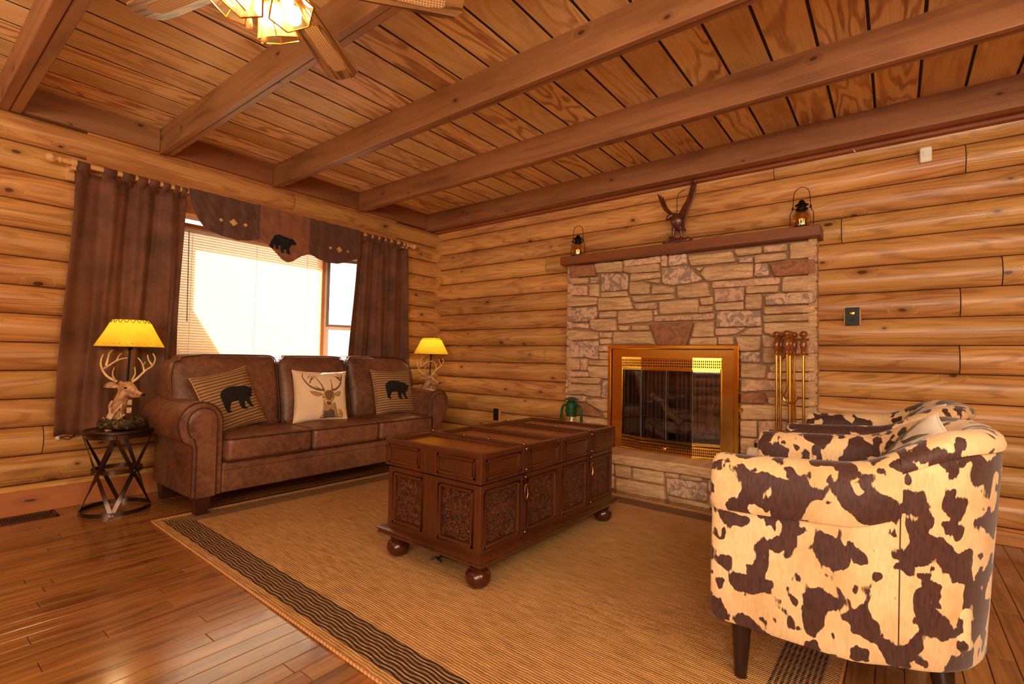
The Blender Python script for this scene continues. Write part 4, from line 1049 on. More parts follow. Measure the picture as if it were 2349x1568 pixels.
fp = thing('fireplace', 'floor to mantel fieldstone fireplace with raised stone hearth', 'fireplace', (2.85, -.06, 0))
m = M(); OX0, OX1, OZ = 2.36, 3.29, 1.06
for lo, hi in (((FX0, FY, .28), (OX0, .0, 1.875)), ((OX1, FY, .28), (FX1-.004, .0, 1.875)), ((OX0, FY, OZ), (OX1, .0, 1.875))): m.box(lo, hi)
back = m.build('mortar_backing', MORTAR, fp, smooth=0)
m = M(); stones(m, STONES.strip().split('\n'), FY+.002, -.148, 3)
rz = random.Random(5); z = .27      # return faces of the stones on both ends
for xs, sg in ((FX1, 1), (FX0, -1)):
    z = .285
    while z < 1.84:
        h = rz.uniform(.055, .13); h = min(h, 1.868-z); kk = rz.choice((.3, .55, .8))+rz.random()*.15
        m.rbox((xs-sg*.022, -.075, z+h/2), (.026, .068, h/2-.004), .008, 3, 2, r=kk, f=lambda o: (o[0]+.004*noise.noise(Vector(o)*30+Vector((z*9, 0, 0))), o[1], o[2])); z += h
m.build('fieldstones', STONE, fp, smooth=50)
HX0, HX1, HY = 1.90, 3.765, -.445
m = M(); m.box((HX0, HY, 0), (HX1, -.01, .21)); m.build('hearth_core', MORTAR, fp, smooth=0)
gen = ['t 1915 195 2100 198 2100 110 1915 112', 'p 2112 198 2300 200 2300 130 2112 128', 't 2310 200 2510 200 2510 118 2310 125', 'g 1915 100 2200 100 2200 8 1915 8', 't 2212 118 2505 108 2505 8 2212 8', 't 3222 198 3420 198 3420 110 3222 112', 't 3432 198 3790 198 3790 120 3432 122', 'p 3228 100 3500 102 3500 8 3228 8', 't 3512 110 3790 108 3790 8 3512 8']
m = M(); stones(m, HSTONES.strip().split('\n')+gen, HY+.004, -.470, 9)
for xs, sg in ((HX1, 1), (HX0, -1)):
    for y in (-.40, -.27, -.14):
        for z in (.055, .155): m.rbox((xs-sg*.01, y, z), (.02, .058, .043), .01, 3, 2, r=.3+rz.random()*.15)
m.build('hearth_stones', STONE, fp, smooth=50)
m = M(); m.rbox(((HX0+HX1)/2, -.25, .243), ((HX1-HX0)/2+.03, .245, .037), .014, ni=40, nc=3, r=.35, f=lambda o: (o[0], o[1]+(.006*noise.noise(Vector((o[0]*9, 0, o[2]*30))) if o[1] < -.2 else 0), o[2]+.003*noise.noise(Vector((o[0]*6, o[1]*6, 0))))); m.build('hearth_slab', STONE, fp, smooth=180)
m = M(); m.box((1.84, -.24, 1.862), (3.86, -.0, 1.935), ax=0, r=.4); m.build('mantel_shelf', MANT, fp, smooth=0, bevel=.004)
FB = flat('firebox_soot', '3a2c28', .8, vary=.3, bump=.4)
m = M()
for lo, hi in (((OX0, .0, .28), (OX0+.02, .42, OZ)), ((OX1-.02, .0, .28), (OX1, .42, OZ)), ((OX0, .42, .28), (OX1, .44, OZ)), ((OX0, 0, OZ-.02), (OX1, .42, OZ)), ((OX0, -.1, .262), (OX1, .42, .282))): m.box(lo, hi)
m.build('firebox', FB, fp, smooth=0)

# brass doors
def brassmat(name, col='e4b04a', rough=.16):
    t = NT(name); n1 = t.noise(t.obj(), 3, 2).outputs[0]; return t.fin(lin(col), t.mr(n1, .3, .7, rough-.04, rough+.08), 1.0)
BRASS = brassmat('polished_brass'); BR2 = brassmat('satin_brass', 'd2a04a', .22)
gm = NT('pierced_brass'); u, v = gm.uv(); du = gm.math('SUBTRACT', gm.math('FRACT', gm.math('MULTIPLY', u, 72.0)), .5); row = gm.math('FRACT', gm.math('MULTIPLY', v, 47.6)); dv = gm.math('SUBTRACT', row, .5)
el = gm.math('ADD', gm.math('POWER', gm.math('DIVIDE', du, .30), 2.0), gm.math('POWER', gm.math('DIVIDE', dv, .40), 2.0)); hole = gm.math('LESS_THAN', gm.math('ABSOLUTE', gm.math('SUBTRACT', el, .55)), .50)
hole = gm.math('MULTIPLY', gm.math('LESS_THAN', el, 1.0), 1.0)
gm.set(gm.b.inputs['Base Color'], lin('e8ac38')); gm.b.inputs['Metallic'].default_value = 1; gm.b.inputs['Roughness'].default_value = .25
dk = gm.n('ShaderNodeBsdfDiffuse', {0: lin('1c0e10')}); mx = gm.n('ShaderNodeMixShader', {0: hole, 1: gm.b.outputs[0], 2: dk.outputs[0]}); gm.set(gm.out.inputs[0], mx.outputs[0]); PIERCE = gm.m
dg = NT('smoked_glass'); tr = dg.n('ShaderNodeBsdfTransparent', {0: (.90, .86, .84, 1)}); gl = dg.n('ShaderNodeBsdfGlossy', {0: (1, 1, 1, 1), 1: .03}); fr_ = dg.n('ShaderNodeFresnel', {'IOR': 1.5})
mx = dg.n('ShaderNodeMixShader', {0: dg.math('MULTIPLY_ADD', fr_.outputs[0], 1.0, .0), 1: tr, 2: gl}); dg.set(dg.out.inputs[0], mx.outputs[0]); DGLASS = dg.m
fd = thing('fireplace_door_set', 'polished brass fireplace doors with smoked glass and pierced grilles', 'fireplace doors', (2.825, -.16, .28))
BX0, BX1, BZ0, BZ1 = 2.302, 3.347, .281, 1.136
m = M()
def frame(m, x0, x1, z0, z1, w, y0, y1, bottom=True):
    m.box((x0, y0, z0), (x0+w, y1, z1), ax=2); m.box((x1-w, y0, z0), (x1, y1, z1), ax=2); m.box((x0+w, y0, z1-w), (x1-w, y1, z1), ax=0)
    if bottom: m.box((x0+w, y0, z0), (x1-w, y1, z0+w), ax=0)
frame(m, BX0, BX1, BZ0, BZ1, .032, -.178, -.120, False)
sur = m.build('outer_frame', BRASS, fd, smooth=0, bevel=.004)
m = M(); frame(m, BX0+.034, BX1-.034, BZ0, BZ1-.034, .092, -.166, -.120, False); m.build('surround_panel', BR2, fd, smooth=0, bevel=.003)
PX = [2.428, 2.62, 3.03, 3.228]; PYs = [-.168, -.218, -.218, -.168]
def facet(m, i, z0, z1, th=.004, mi=0, dy=0.0):
    a = Vector((PX[i], PYs[i]+dy, 0)); b = Vector((PX[i+1], PYs[i+1]+dy, 0)); L = (b-a).length; d = (b-a)/L; nn = Vector((d.y, -d.x, 0))*th
    q = [a, b, b-nn, a-nn]
    P = [[Vector((p.x, p.y, z)) for p in q] for z in (z0, z1)]
    u0 = sum((Vector((PX[k+1]-PX[k], PYs[k+1]-PYs[k]))).length for k in range(i)); base = len(m.v); m.v += [tuple(p) for r_ in P for p in r_]
    m.idx((base, base+1, base+5, base+4), [(u0, 0), (u0+L, 0), (u0+L, z1-z0), (u0, z1-z0)], .5, mi)
    for k in (1, 2, 3): m.idx((base+k, base+(k+1) % 4, base+4+(k+1) % 4, base+4+k), [(0, 0)]*4, .5, mi)
    m.idx((base, base+1, base+2, base+3), [(0, 0)]*4); m.idx((base+4, base+5, base+6, base+7), [(0, 0)]*4)
for nm, z0, z1 in (('lower_grille', .292, .355), ('upper_grille', .958, 1.021)):
    m = M(); [facet(m, i, z0, z1) for i in range(3)]; gr_ = m.build(nm, PIERCE, fd, smooth=0)
    m = M()
    for z in ((z0-.010, z0), (z1, z1+.010)): [facet(m, i, z[0], z[1], .012, dy=-.003) for i in range(3)]
    m.build('grille_edge', BRASS, gr_, smooth=0, bevel=.002)
m = M(); pts = list(zip(PX, PYs)); m.prism([(x, y, 1.031) for x, y in pts], (0, 0, .006)); m.prism([(x, y, .281) for x, y in pts]+[], (0, 0, .006)); m.build('hood_plate', BRASS, fd, smooth=0)
m = M(); [facet(m, i, .372, .392, .012) for i in range(3)]; [facet(m, i, .932, .950, .012) for i in range(3)]
for i in range(3):
    pass
m.build('door_rails', BR2, fd, smooth=0, bevel=.002)
GEDGE = flat('glass_edge_green', '6a8478', .2)
segs = [(2.437, 2.62, 0), (2.62, 2.825, 1), (2.825, 3.03, 1), (3.03, 3.219, 2)]
for (a, b, i) in segs:
    t0 = (a-PX[i])/(PX[i+1]-PX[i]); t1 = (b-PX[i])/(PX[i+1]-PX[i]); ya = PYs[i]+(PYs[i+1]-PYs[i])*t0+.006; yb = PYs[i]+(PYs[i+1]-PYs[i])*t1+.006
    m = M(); m.prism([(a+.002, ya, .392), (b-.002, yb, .392), (b-.002, yb, .932), (a+.002, ya, .932)], (0, .005, 0)); p = m.build('glass_door', DGLASS, fd, smooth=0)
    if a > 2.5: m = M(); m.box((a-.0015, ya-.003, .392), (a+.0015, ya+.004, .932)); m.build('glass_edge', GEDGE, p, smooth=0)
m = M(); m.box((2.428, -.175, .36), (2.437, -.150, .955)); m.box((3.219, -.175, .36), (3.228, -.150, .955)); m.build('side_channel', BRASS, fd, smooth=0, bevel=.002)
m = M(); m.lathe([(0, -.0), (.016, .003), (.020, .012), (.016, .022), (.008, .026), (.007, .034)], (2.825, -.250, .325), 18, Matrix.Rotation(-pi/2, 4, 'X')); m.build('knob', BRASS, fd, smooth=60)
ms = NT('wire_mesh'); u, v = ms.uv(); a_ = ms.math('ABSOLUTE', ms.math('SINE', ms.math('MULTIPLY', ms.math('ADD', u, v), 420.0))); b_ = ms.math('ABSOLUTE', ms.math('SINE', ms.math('MULTIPLY', ms.math('SUBTRACT', u, v), 420.0)))
al = ms.math('GREATER_THAN', ms.math('MAXIMUM', a_, b_), .95); tr = ms.n('ShaderNodeBsdfTransparent'); dd = ms.n('ShaderNodeBsdfPrincipled', {'Base Color': lin('6a4a40'), 'Metallic': .5, 'Roughness': .4}); mx = ms.n('ShaderNodeMixShader', {0: al, 1: tr, 2: dd}); ms.set(ms.out.inputs[0], mx.outputs[0])
for x0, x1 in ((2.44, 2.80), (2.86, 3.22)):
    m = M(); m.grid([[(x0+(x1-x0)*i/60, -.10+.012*math.sin(i*.55), z) for z in (.30, .95)] for i in range(61)]); m.build('mesh_curtain', ms.m, fd, smooth=180)
BARK = wood('charred_bark', 'a88468', '4a3222', su=3, sv=12, rings=6, knots=False, rough=.8, bump=.8)
for lbl, pts, r in (('thick round firewood log lying across the grate', [(2.52, .14, .46), (3.12, .16, .44)], .055), ('dark firewood log behind the front log', [(2.66, .26, .55), (3.2, .28, .56)], .05), ('crooked pale branch propped on the front log', [(2.58, .10, .72), (2.68, .08, .66), (2.76, .07, .56), (2.86, .05, .50)], .026), ('knotty log standing at the right of the firebox', [(3.10, .12, .44), (3.08, .13, .60), (3.14, .14, .74)], .06), ('short log end at the front left of the grate', [(2.62, .02, .44), (2.75, -.02, .40)], .035)):
    t = thing('firewood_log', lbl, 'log', pts[0], 0, 'logs in the firebox'); m = M(); P = bez(pts, 6); m.tube([p+Vector((0, .006*noise.noise(p*20), .008*noise.noise(p*15))) for p in P], [r*(1+.12*noise.noise(p*11)) for p in P], 14); m.build('log_body', BARK, t, smooth=60)
gt = thing('fire_grate', 'black iron grate under the firewood logs', 'grate', (2.85, .1, .283)); GI = flat('black_iron', '120e0c', .6, .3)
m = M()
for x in np.arange(2.56, 3.16, .1): m.tube([(x, -.05, .46), (x, -.04, .37), (x, .05, .36), (x, .28, .36), (x, .30, .42)], .008, 6)
m.tube([(2.53, .0, .36), (3.18, .0, .36)], .009, 6); m.tube([(2.53, .25, .36), (3.18, .25, .36)], .009, 6)
m.build('bars', GI, gt)
for x in (2.6, 3.1):
    for y in (0, .25): m = M(); m.tube([(x, y, .36), (x, y, .283)], .01, 6); m.build('leg', GI, gt)
gk = thing('gas_key_valve', 'small brass gas valve on the stone right of the doors', 'valve', (3.362, -.15, .665)); m = M(); m.lathe([(.014, 0), (.014, .006), (.006, .012), (.006, .04), (.012, .046), (.008, .06)], (3.362, -.155, .665), 14, Matrix.Rotation(pi/2, 4, 'X')); m.tube([(3.362, -.19, .70), (3.362, -.19, .63)], .005, 8); m.build('valve', BRASS, gk)
SHADES = [(2.604, -3.231, 2.07), (2.59, -3.395, 2.105), (2.74, -3.262, 2.09), (2.70, -3.40, 2.08)]

# ================================================================== MANTEL AND HEARTH OBJECTS
BLK = flat('black_lantern_metal', '14100e', .45, .6); AG = NT('amber_glass'); tr = AG.n('ShaderNodeBsdfTransparent', {0: (.84, .66, .40, 1)}); gl = AG.n('ShaderNodeBsdfGlossy', {0: (1, .95, .85, 1), 1: .06}); lw = AG.n('ShaderNodeLayerWeight', {0: .35})
mx = AG.n('ShaderNodeMixShader', {0: AG.math('MULTIPLY_ADD', lw.outputs[1], .6, .10), 1: tr, 2: gl}); AG.set(AG.out.inputs[0], mx.outputs[0]); AMBER = AG.m
CG = NT('clear_glass'); tr = CG.n('ShaderNodeBsdfTransparent', {0: (.95, .96, .93, 1)}); gl = CG.n('ShaderNodeBsdfGlossy', {0: (1, 1, 1, 1), 1: .03}); lw = CG.n('ShaderNodeLayerWeight', {0: .3}); mx = CG.n('ShaderNodeMixShader', {0: CG.math('MULTIPLY_ADD', lw.outputs[1], .6, .05), 1: tr, 2: gl}); CG.set(CG.out.inputs[0], mx.outputs[0]); CLEAR = CG.m
GLOW = emis('lantern_glow', 'ffd070', 4)
def mantel_lantern(x, y, label):
    t = thing('mantel_lantern', label, 'lantern', (x, y, 1.935), 0, 'amber glass lanterns on the mantel')
    B = lambda m, n, mt, **k: m.build(n, mt, t, local=True, **k)
    m = M(); m.lathe([(0, 0), (.062, 0), (.065, .004), (.065, .009), (.058, .013), (0, .013)], n=28, cap=False); B(m, 'base', BLK)
    m = M(); m.lathe([(.054, .013), (.0565, .03), (.0565, .075), (.053, .095), (.045, .112), (.034, .122), (.028, .126)], n=28, cap=False); B(m, 'glass_globe', AMBER, smooth=180)
    m = M(); m.lathe([(.029, .120), (.038, .128), (.038, .136), (.030, .138), (.028, .146), (.0, .146)], n=24, cap=False)
    for k in range(6): a = k*pi/3; m.tube([(.026*math.cos(a), .026*math.sin(a), .14), (.026*math.cos(a), .026*math.sin(a), .162)], .0022, 5)
    m.lathe([(0, .160), (.042, .160), (.040, .166), (.022, .174), (.019, .186), (.012, .196), (0, .199)], n=24, cap=False); B(m, 'vented_cap', BLK, smooth=50)
    m = M()
    for s in (-1, 1): m.tube([(s*.070, 0, .005), (s*.070, 0, .105), (s*.056, 0, .13), (s*.052, 0, .16)], .0024, 6); m.tube([(s*.035, 0, .140), (s*.056, 0, .143)], .0018, 5); m.rbox((s*.054, 0, .145), (.006, .004, .010), .003, 2, 2)
    m.tube([(s2*.052 if abs(s2) == 1 else 0, 0, 0) for s2 in ()] or [(-.052, 0, .15), (-.050, 0, .215)]+[(.047*math.cos(math.radians(a)), 0, .235+.05*math.sin(math.radians(a))) for a in range(165, 10, -15)]+[(.050, 0, .215), (.052, 0, .15)], .0024, 6)
    B(m, 'wire_handle', BLK, smooth=60)
    m = M()
    for k in range(5):
        a = k*1.256; m.tube([(.012*math.cos(a), .012*math.sin(a), .03), (.016*math.cos(a+.3), .016*math.sin(a+.3), .065)], .0012, 5)
    B(m, 'filament', GLOW); m = M(); m.lathe([(.012, .013), (.012, .03), (.008, .034)], n=12); B(m, 'socket', BLK)
    return t
mantel_lantern(1.982, -.165, 'small black wire lantern with amber glass on the left mantel end')
mantel_lantern(3.745, -.165, 'small black wire lantern with amber glass on the right mantel end')
EG = NT('carved_redwood'); n_ = EG.noise(EG.obj(), 60, 3, .6); EG.bump(n_.outputs[0], .5, .004); EGM = EG.fin(EG.mix(EG.mr(n_.outputs[0], .35, .65), lin('6a3420'), lin('3e1a10')), .28, Coat_Weight=.3)
eg = thing('eagle_figurine', 'carved redwood eagle with raised wings standing on the mantel', 'figurine', (2.905, -.15, 1.935))
def ec(cx, cy): return ((cx-590)*.00040, (1400-cy)*.00039)
m = M(); m.rbox((-.0, 0, .022), (.085, .05, .022), .018, 8, 3, f=lambda o: (o[0]*(1+.25*noise.noise(Vector((o[0]*30, o[1]*30, 0)))), o[1], o[2]+.012*noise.noise(Vector((o[0]*40, o[1]*40, 3))))); m.tube([(-.07, -.01, .02), (-.14, -.02, .024)], [.012, .005], 8); m.build('rock_base', EGM, eg, smooth=180, local=True)
m = M()
m.tube(bez([(*[ec(610, 1120)[0]], .02, ec(0, 1120)[1]), (ec(560, 1000)[0], .0, ec(0, 1000)[1]), (ec(530, 880)[0], -.005, ec(0, 880)[1]), (ec(500, 800)[0], -.01, ec(0, 800)[1])]), [.022+.034*math.sin(i/24*2.6) for i in range(25)], 14)
m.tube(bez([(ec(520, 820)[0], -.01, ec(0, 820)[1]), (ec(450, 790)[0], -.02, ec(0, 790)[1]), (ec(390, 820)[0], -.03, ec(0, 820)[1]), (ec(350, 870)[0], -.035, ec(0, 870)[1])]), [.024-.012*i/24 for i in range(25)], 12)
m.tube([(ec(365, 855)[0], -.034, ec(0, 855)[1]), (ec(335, 885)[0], -.036, ec(0, 885)[1]), (ec(328, 925)[0], -.036, ec(0, 925)[1])], [.010, .007, .002], 8)
for (a, b, y) in (((470, 1040), (465, 1220), -.012), ((605, 1050), (635, 1250), -.012)): m.tube([(ec(*a)[0], y, ec(*a)[1]), ((ec(*a)[0]+ec(*b)[0])/2, y-.004, (ec(*a)[1]+ec(*b)[1])/2), (ec(*b)[0], y, ec(*b)[1]-.01)], [.018, .013, .009], 10)
m.tube([(ec(600, 1000)[0], .02, ec(0, 1000)[1]), (ec(670, 1100)[0], .03, ec(0, 1120)[1])], [.022, .016], 10, flat=.5)
o = m.build('eagle_body', EGM, eg, smooth=180, local=True); remesh(o, .0042, 2)
for pts, y0, yd in (([(400, 790), (260, 650), (200, 530), (150, 400), (105, 262), (140, 290), (165, 345), (185, 300), (208, 385), (232, 340), (260, 420), (290, 510), (330, 600), (390, 680), (470, 770), (470, 850)], .0, .25), ([(560, 800), (600, 720), (640, 640), (700, 560), (760, 430), (790, 300), (822, 90), (832, 200), (872, 105), (866, 250), (932, 165), (905, 330), (872, 480), (825, 600), (765, 750), (720, 900), (680, 1060), (645, 1060), (640, 900), (600, 880)], .0, -.1)):
    P = [Vector((ec(*p)[0], y0-.02+yd*abs(ec(*p)[0]+.02)*.4, ec(*p)[1])) for p in pts]; m = M(); m.prism(P, (0, .014, 0)); w = m.build('wing', EGM, eg, smooth=40, bevel=.004, local=True)
GRN = flat('green_enamel', '1c4a26', .3, .1); gn = thing('hurricane_lantern', 'green hurricane lantern with clear globe on the left of the hearth', 'lantern', (2.02, -.30, .281))
B = lambda m, n, mt, **k: m.build(n, mt, gn, local=True, **k)
m = M(); m.lathe([(0, 0), (.075, 0), (.082, .012), (.082, .045), (.065, .062), (.04, .07), (.035, .09), (0, .09)], n=32, cap=False); B(m, 'fuel_tank', GRN)
m = M(); m.lathe([(.034, .092), (.050, .12), (.056, .15), (.050, .19), (.040, .235)], n=28, cap=False); B(m, 'glass_globe', CLEAR, smooth=180)
m = M(); m.lathe([(.040, .232), (.046, .236), (.046, .262), (.054, .268), (.054, .29), (.050, .296), (.050, .345), (.040, .362), (.030, .366), (.030, .372)], n=28); m.lathe([(.030, .374), (.062, .376), (.058, .384), (.03, .396), (0, .405)], n=28, cap=False); B(m, 'chimney_cap', GRN)
m = M()
for s in (-1, 1): m.tube(bez([(s*.048, 0, .33), (s*.078, 0, .322), (s*.096, 0, .28), (s*.098, 0, .2), (s*.094, 0, .1), (s*.076, 0, .04)], 5), .0115, 10)
B(m, 'side_tube', GRN, smooth=60); m = M(); m.tube(bez([(-.104, 0, .29), (-.112, -.01, .2), (-.11, -.02, .12)], 5), .002, 5); m.tube(bez([(.104, 0, .29), (.118, -.01, .2), (.112, -.02, .12)], 5), .002, 5); B(m, 'bail_wire', BLK)
m = M(); m.tube([(0, 0, .10), (0, 0, .14)], .008, 8); m.rbox((0, 0, .155), (.008, .008, .018), .007, 2, 2); B(m, 'burner', emis('soft_glow', 'ffd080', 6), smooth=180)
bt = thing('birch_bottle', 'white birch patterned square bottle with a dark neck on the hearth', 'bottle', (3.497, -.30, .281))
bm_ = NT('birch_bark'); s_ = bm_.n('ShaderNodeSeparateXYZ', {0: bm_.obj()}); nn = bm_.noise(bm_.comb(bm_.math('MULTIPLY', s_.outputs[0], 60), bm_.math('MULTIPLY', s_.outputs[1], 60), bm_.math('MULTIPLY', s_.outputs[2], 14)), 1, 3, .6).outputs[0]
BIR = bm_.fin(bm_.mix(bm_.mr(nn, .58, .66), lin('e6cdb4'), lin('6a4a38')), .6)
m = M(); m.rbox((0, 0, .075), (.062, .045, .075), .016, 6, 3, f=lambda o: (o[0]*(1-.14*sm(.045, .075, o[2])), o[1]*(1-.2*sm(.045, .075, o[2])), o[2])); m.build('bottle_body', BIR, bt, smooth=180, local=True)
m = M(); m.lathe([(.018, .146), (.017, .180), (0, .180)], n=18); m.build('neck', flat('dark_neck', '2a1410', .4), bt, local=True); m = M(); m.lathe([(.018, .180), (.019, .184), (.018, .198), (0, .198)], n=18); m.build('cap', flat('copper_cap', 'c89080', .35, .5), bt, local=True)

# fireplace tools
HW = flat('turned_handle_wood', '8a4a20', .22, vary=.25, scale=12, Coat_Weight=.5); AB = brassmat('tool_brass', 'e0b050', .22)
ts_ = thing('fireplace_tool_stand', 'brass tool stand with turned wood knob on the right of the hearth', 'tool stand', (3.695, -.30, .281))
def handle(m1, m2, x, y, z, s=1.0):
    T = Matrix.Translation((x, y, z))
    m1.lathe([(.008, .0), (.016, .004), (.016, .010), (.013, .014), (.019, .03), (.022, .05), (.019, .072), (.014, .086), (.0125, .090)], (x, y, z), 16); m1.lathe([(.012, .104), (.021, .110), (.025, .122), (.022, .136), (.012, .144), (0, .146)], (x, y, z), 16)
    m2.lathe([(.007, -.012), (.015, -.008), (.009, -.002), (.013, .001)], (x, y, z), 14); m2.lathe([(.0115, .090), (.0135, .093), (.0115, .097), (.0135, .101), (.0115, .105)], (x, y, z), 14)
m = M(); m.lathe([(0, 0), (.09, 0), (.092, .008), (.07, .014), (.03, .02), (.014, .04), (.0125, .06), (.011, .09), (.011, .785)], (3.695, -.30, .281), 24, cap=False)
m.tube([(3.695+.078*math.cos(a), -.30+.078*math.sin(a), 1.066) for a in np.linspace(0, 2*pi, 33)[:-1]], .0045, 6, closed=True)
m.tube([(3.617, -.30, 1.066), (3.773, -.30, 1.066)], .0045, 6); m.tube([(3.695, -.378, 1.066), (3.695, -.222, 1.066)], .0045, 6)
m1 = M(); handle(m1, m, 3.695, -.30, 1.08); m.build('post', AB, ts_, smooth=40); m1.build('knob_handle', HW, ts_, smooth=50)
tools = [('fireplace_shovel', 'brass fireplace shovel hung leftmost on the tool stand', 3.617, -.31), ('fireplace_poker', 'brass fireplace poker hung behind the shovel', 3.628, -.235), ('log_hook', 'brass log hook with curved end hung beside the stand post', 3.688, -.378), ('fireplace_tongs', 'thin brass tongs hung behind the stand post', 3.708, -.225), ('hearth_brush', 'brass hearth brush hung rightmost on the tool stand', 3.773, -.30)]
for nm, lb, x, y in tools:
    t = thing(nm, lb, 'fireplace tool', (x, y, .36), 0, 'fireplace tools hung on the stand'); m1, m = M(), M()
    if nm != 'log_hook' or True: handle(m1, m, x, y, 1.078 if nm != 'log_hook' else 1.08); m1.build('handle', HW, t, smooth=50)
    if nm == 'log_hook': m.tube(bez([(x, y, 1.07), (x, y, .86), (x-.022, y, .80), (x-.012, y, .765), (x+.02, y, .752), (x+.05, y, .765), (x+.066, y, .80)], 6), .006, 8)
    elif nm == 'fireplace_shovel': m.tube([(x, y, 1.07), (x, y, .50)], .0085, 10); m2 = M(); m2.grid([[(x+dx, y-.012*(1-(dx/.045)**2)+.004, z) for dx in (-.045, -.02, 0, .02, .045)] for z in (.56, .50, .36)]); solidify(m2.build('blade', AB, t, smooth=180), .003)
    elif nm == 'fireplace_poker': m.tube(bez([(x, y, 1.07), (x, y, .56), (x, y, .40), (x+.004, y, .36)], 5), .0085, 10); m.tube(bez([(x, y, .52), (x+.02, y, .49), (x+.03, y, .45)], 5), .005, 7)
    elif nm == 'fireplace_tongs': m.tube([(x, y, 1.07), (x+.012, y, .40)], .006, 8); m.tube([(x+.004, y-.01, 1.07), (x-.012, y-.01, .40)], .006, 8)
    else:
        m.tube([(x, y, 1.07), (x, y, .55)], .0085, 10); m2 = M(); m2.lathe([(.012, .55), (.022, .53), (.026, .50)], (x, y, 0), 16); m2.lathe([(.024, .50), (.032, .42), (.034, .37)], (x, y, 0), 16); m2.build('bristles', flat('dark_bristles', '2a1c14', .9), t, smooth=50)
    m.build('shaft', AB, t, smooth=40)

# ================================================================== ARMCHAIRS
cw = NT('cowhide_print'); o = cw.n('ShaderNodeVectorMath', {0: cw.obj(), 1: cw.math('MULTIPLY', cw.n('ShaderNodeObjectInfo').outputs['Random'], 9.0)}, operation='ADD').outputs[0]; mp = cw.n('ShaderNodeMapping', {'Vector': o, 'Scale': (1, 1, .85)}).outputs[0]
jag = cw.noise(cw.n('ShaderNodeMapping', {'Vector': o, 'Rotation': (.5, .3, 0), 'Scale': (95, 95, 22)}).outputs[0], 1.0, 2, .6).outputs[0]
b1 = cw.noise(mp, 12.0, 1.5, .5, .25).outputs[0]; b2 = cw.noise(mp, 22, 1, .4).outputs[0]; b0 = cw.noise(mp, 2.6, 1).outputs[0]
f1 = cw.math('ADD', cw.math('ADD', b1, cw.math('MULTIPLY', cw.math('SUBTRACT', jag, .5), .10)), cw.math('MULTIPLY', cw.math('SUBTRACT', b0, .5), .22))
f2 = cw.math('ADD', b2, cw.math('MULTIPLY', cw.math('SUBTRACT', jag, .5), .13))
k1 = cw.mr(f1, .515, .530); k2 = cw.mr(cw.math('ADD', f2, cw.math('MULTIPLY', b0, .18)), .685, .70); kk = cw.math('MAXIMUM', k1, k2)
hair = cw.noise(cw.n('ShaderNodeMapping', {'Vector': o, 'Rotation': (.5, .3, 0), 'Scale': (160, 160, 30)}).outputs[0], 1.0, 3, .6).outputs[0]
cr = cw.mix(cw.mr(cw.noise(o, 5, 4, .6).outputs[0], .4, .7), lin('f2d0a0'), lin('d8ac76')); cr = cw.mix(cw.mr(hair, .45, .7, 0, .3), cr, lin('b88850'))
dkc = cw.mix(cw.mr(hair, .4, .7), lin('4e2820'), lin('301410')); cw.bump(hair, .15, .002); COW = cw.fin(cw.mix(kk, cr, dkc), .62, Sheen_Weight=.25)
LEGB = flat('black_brown_leg', '2a1812', .3, vary=.1)
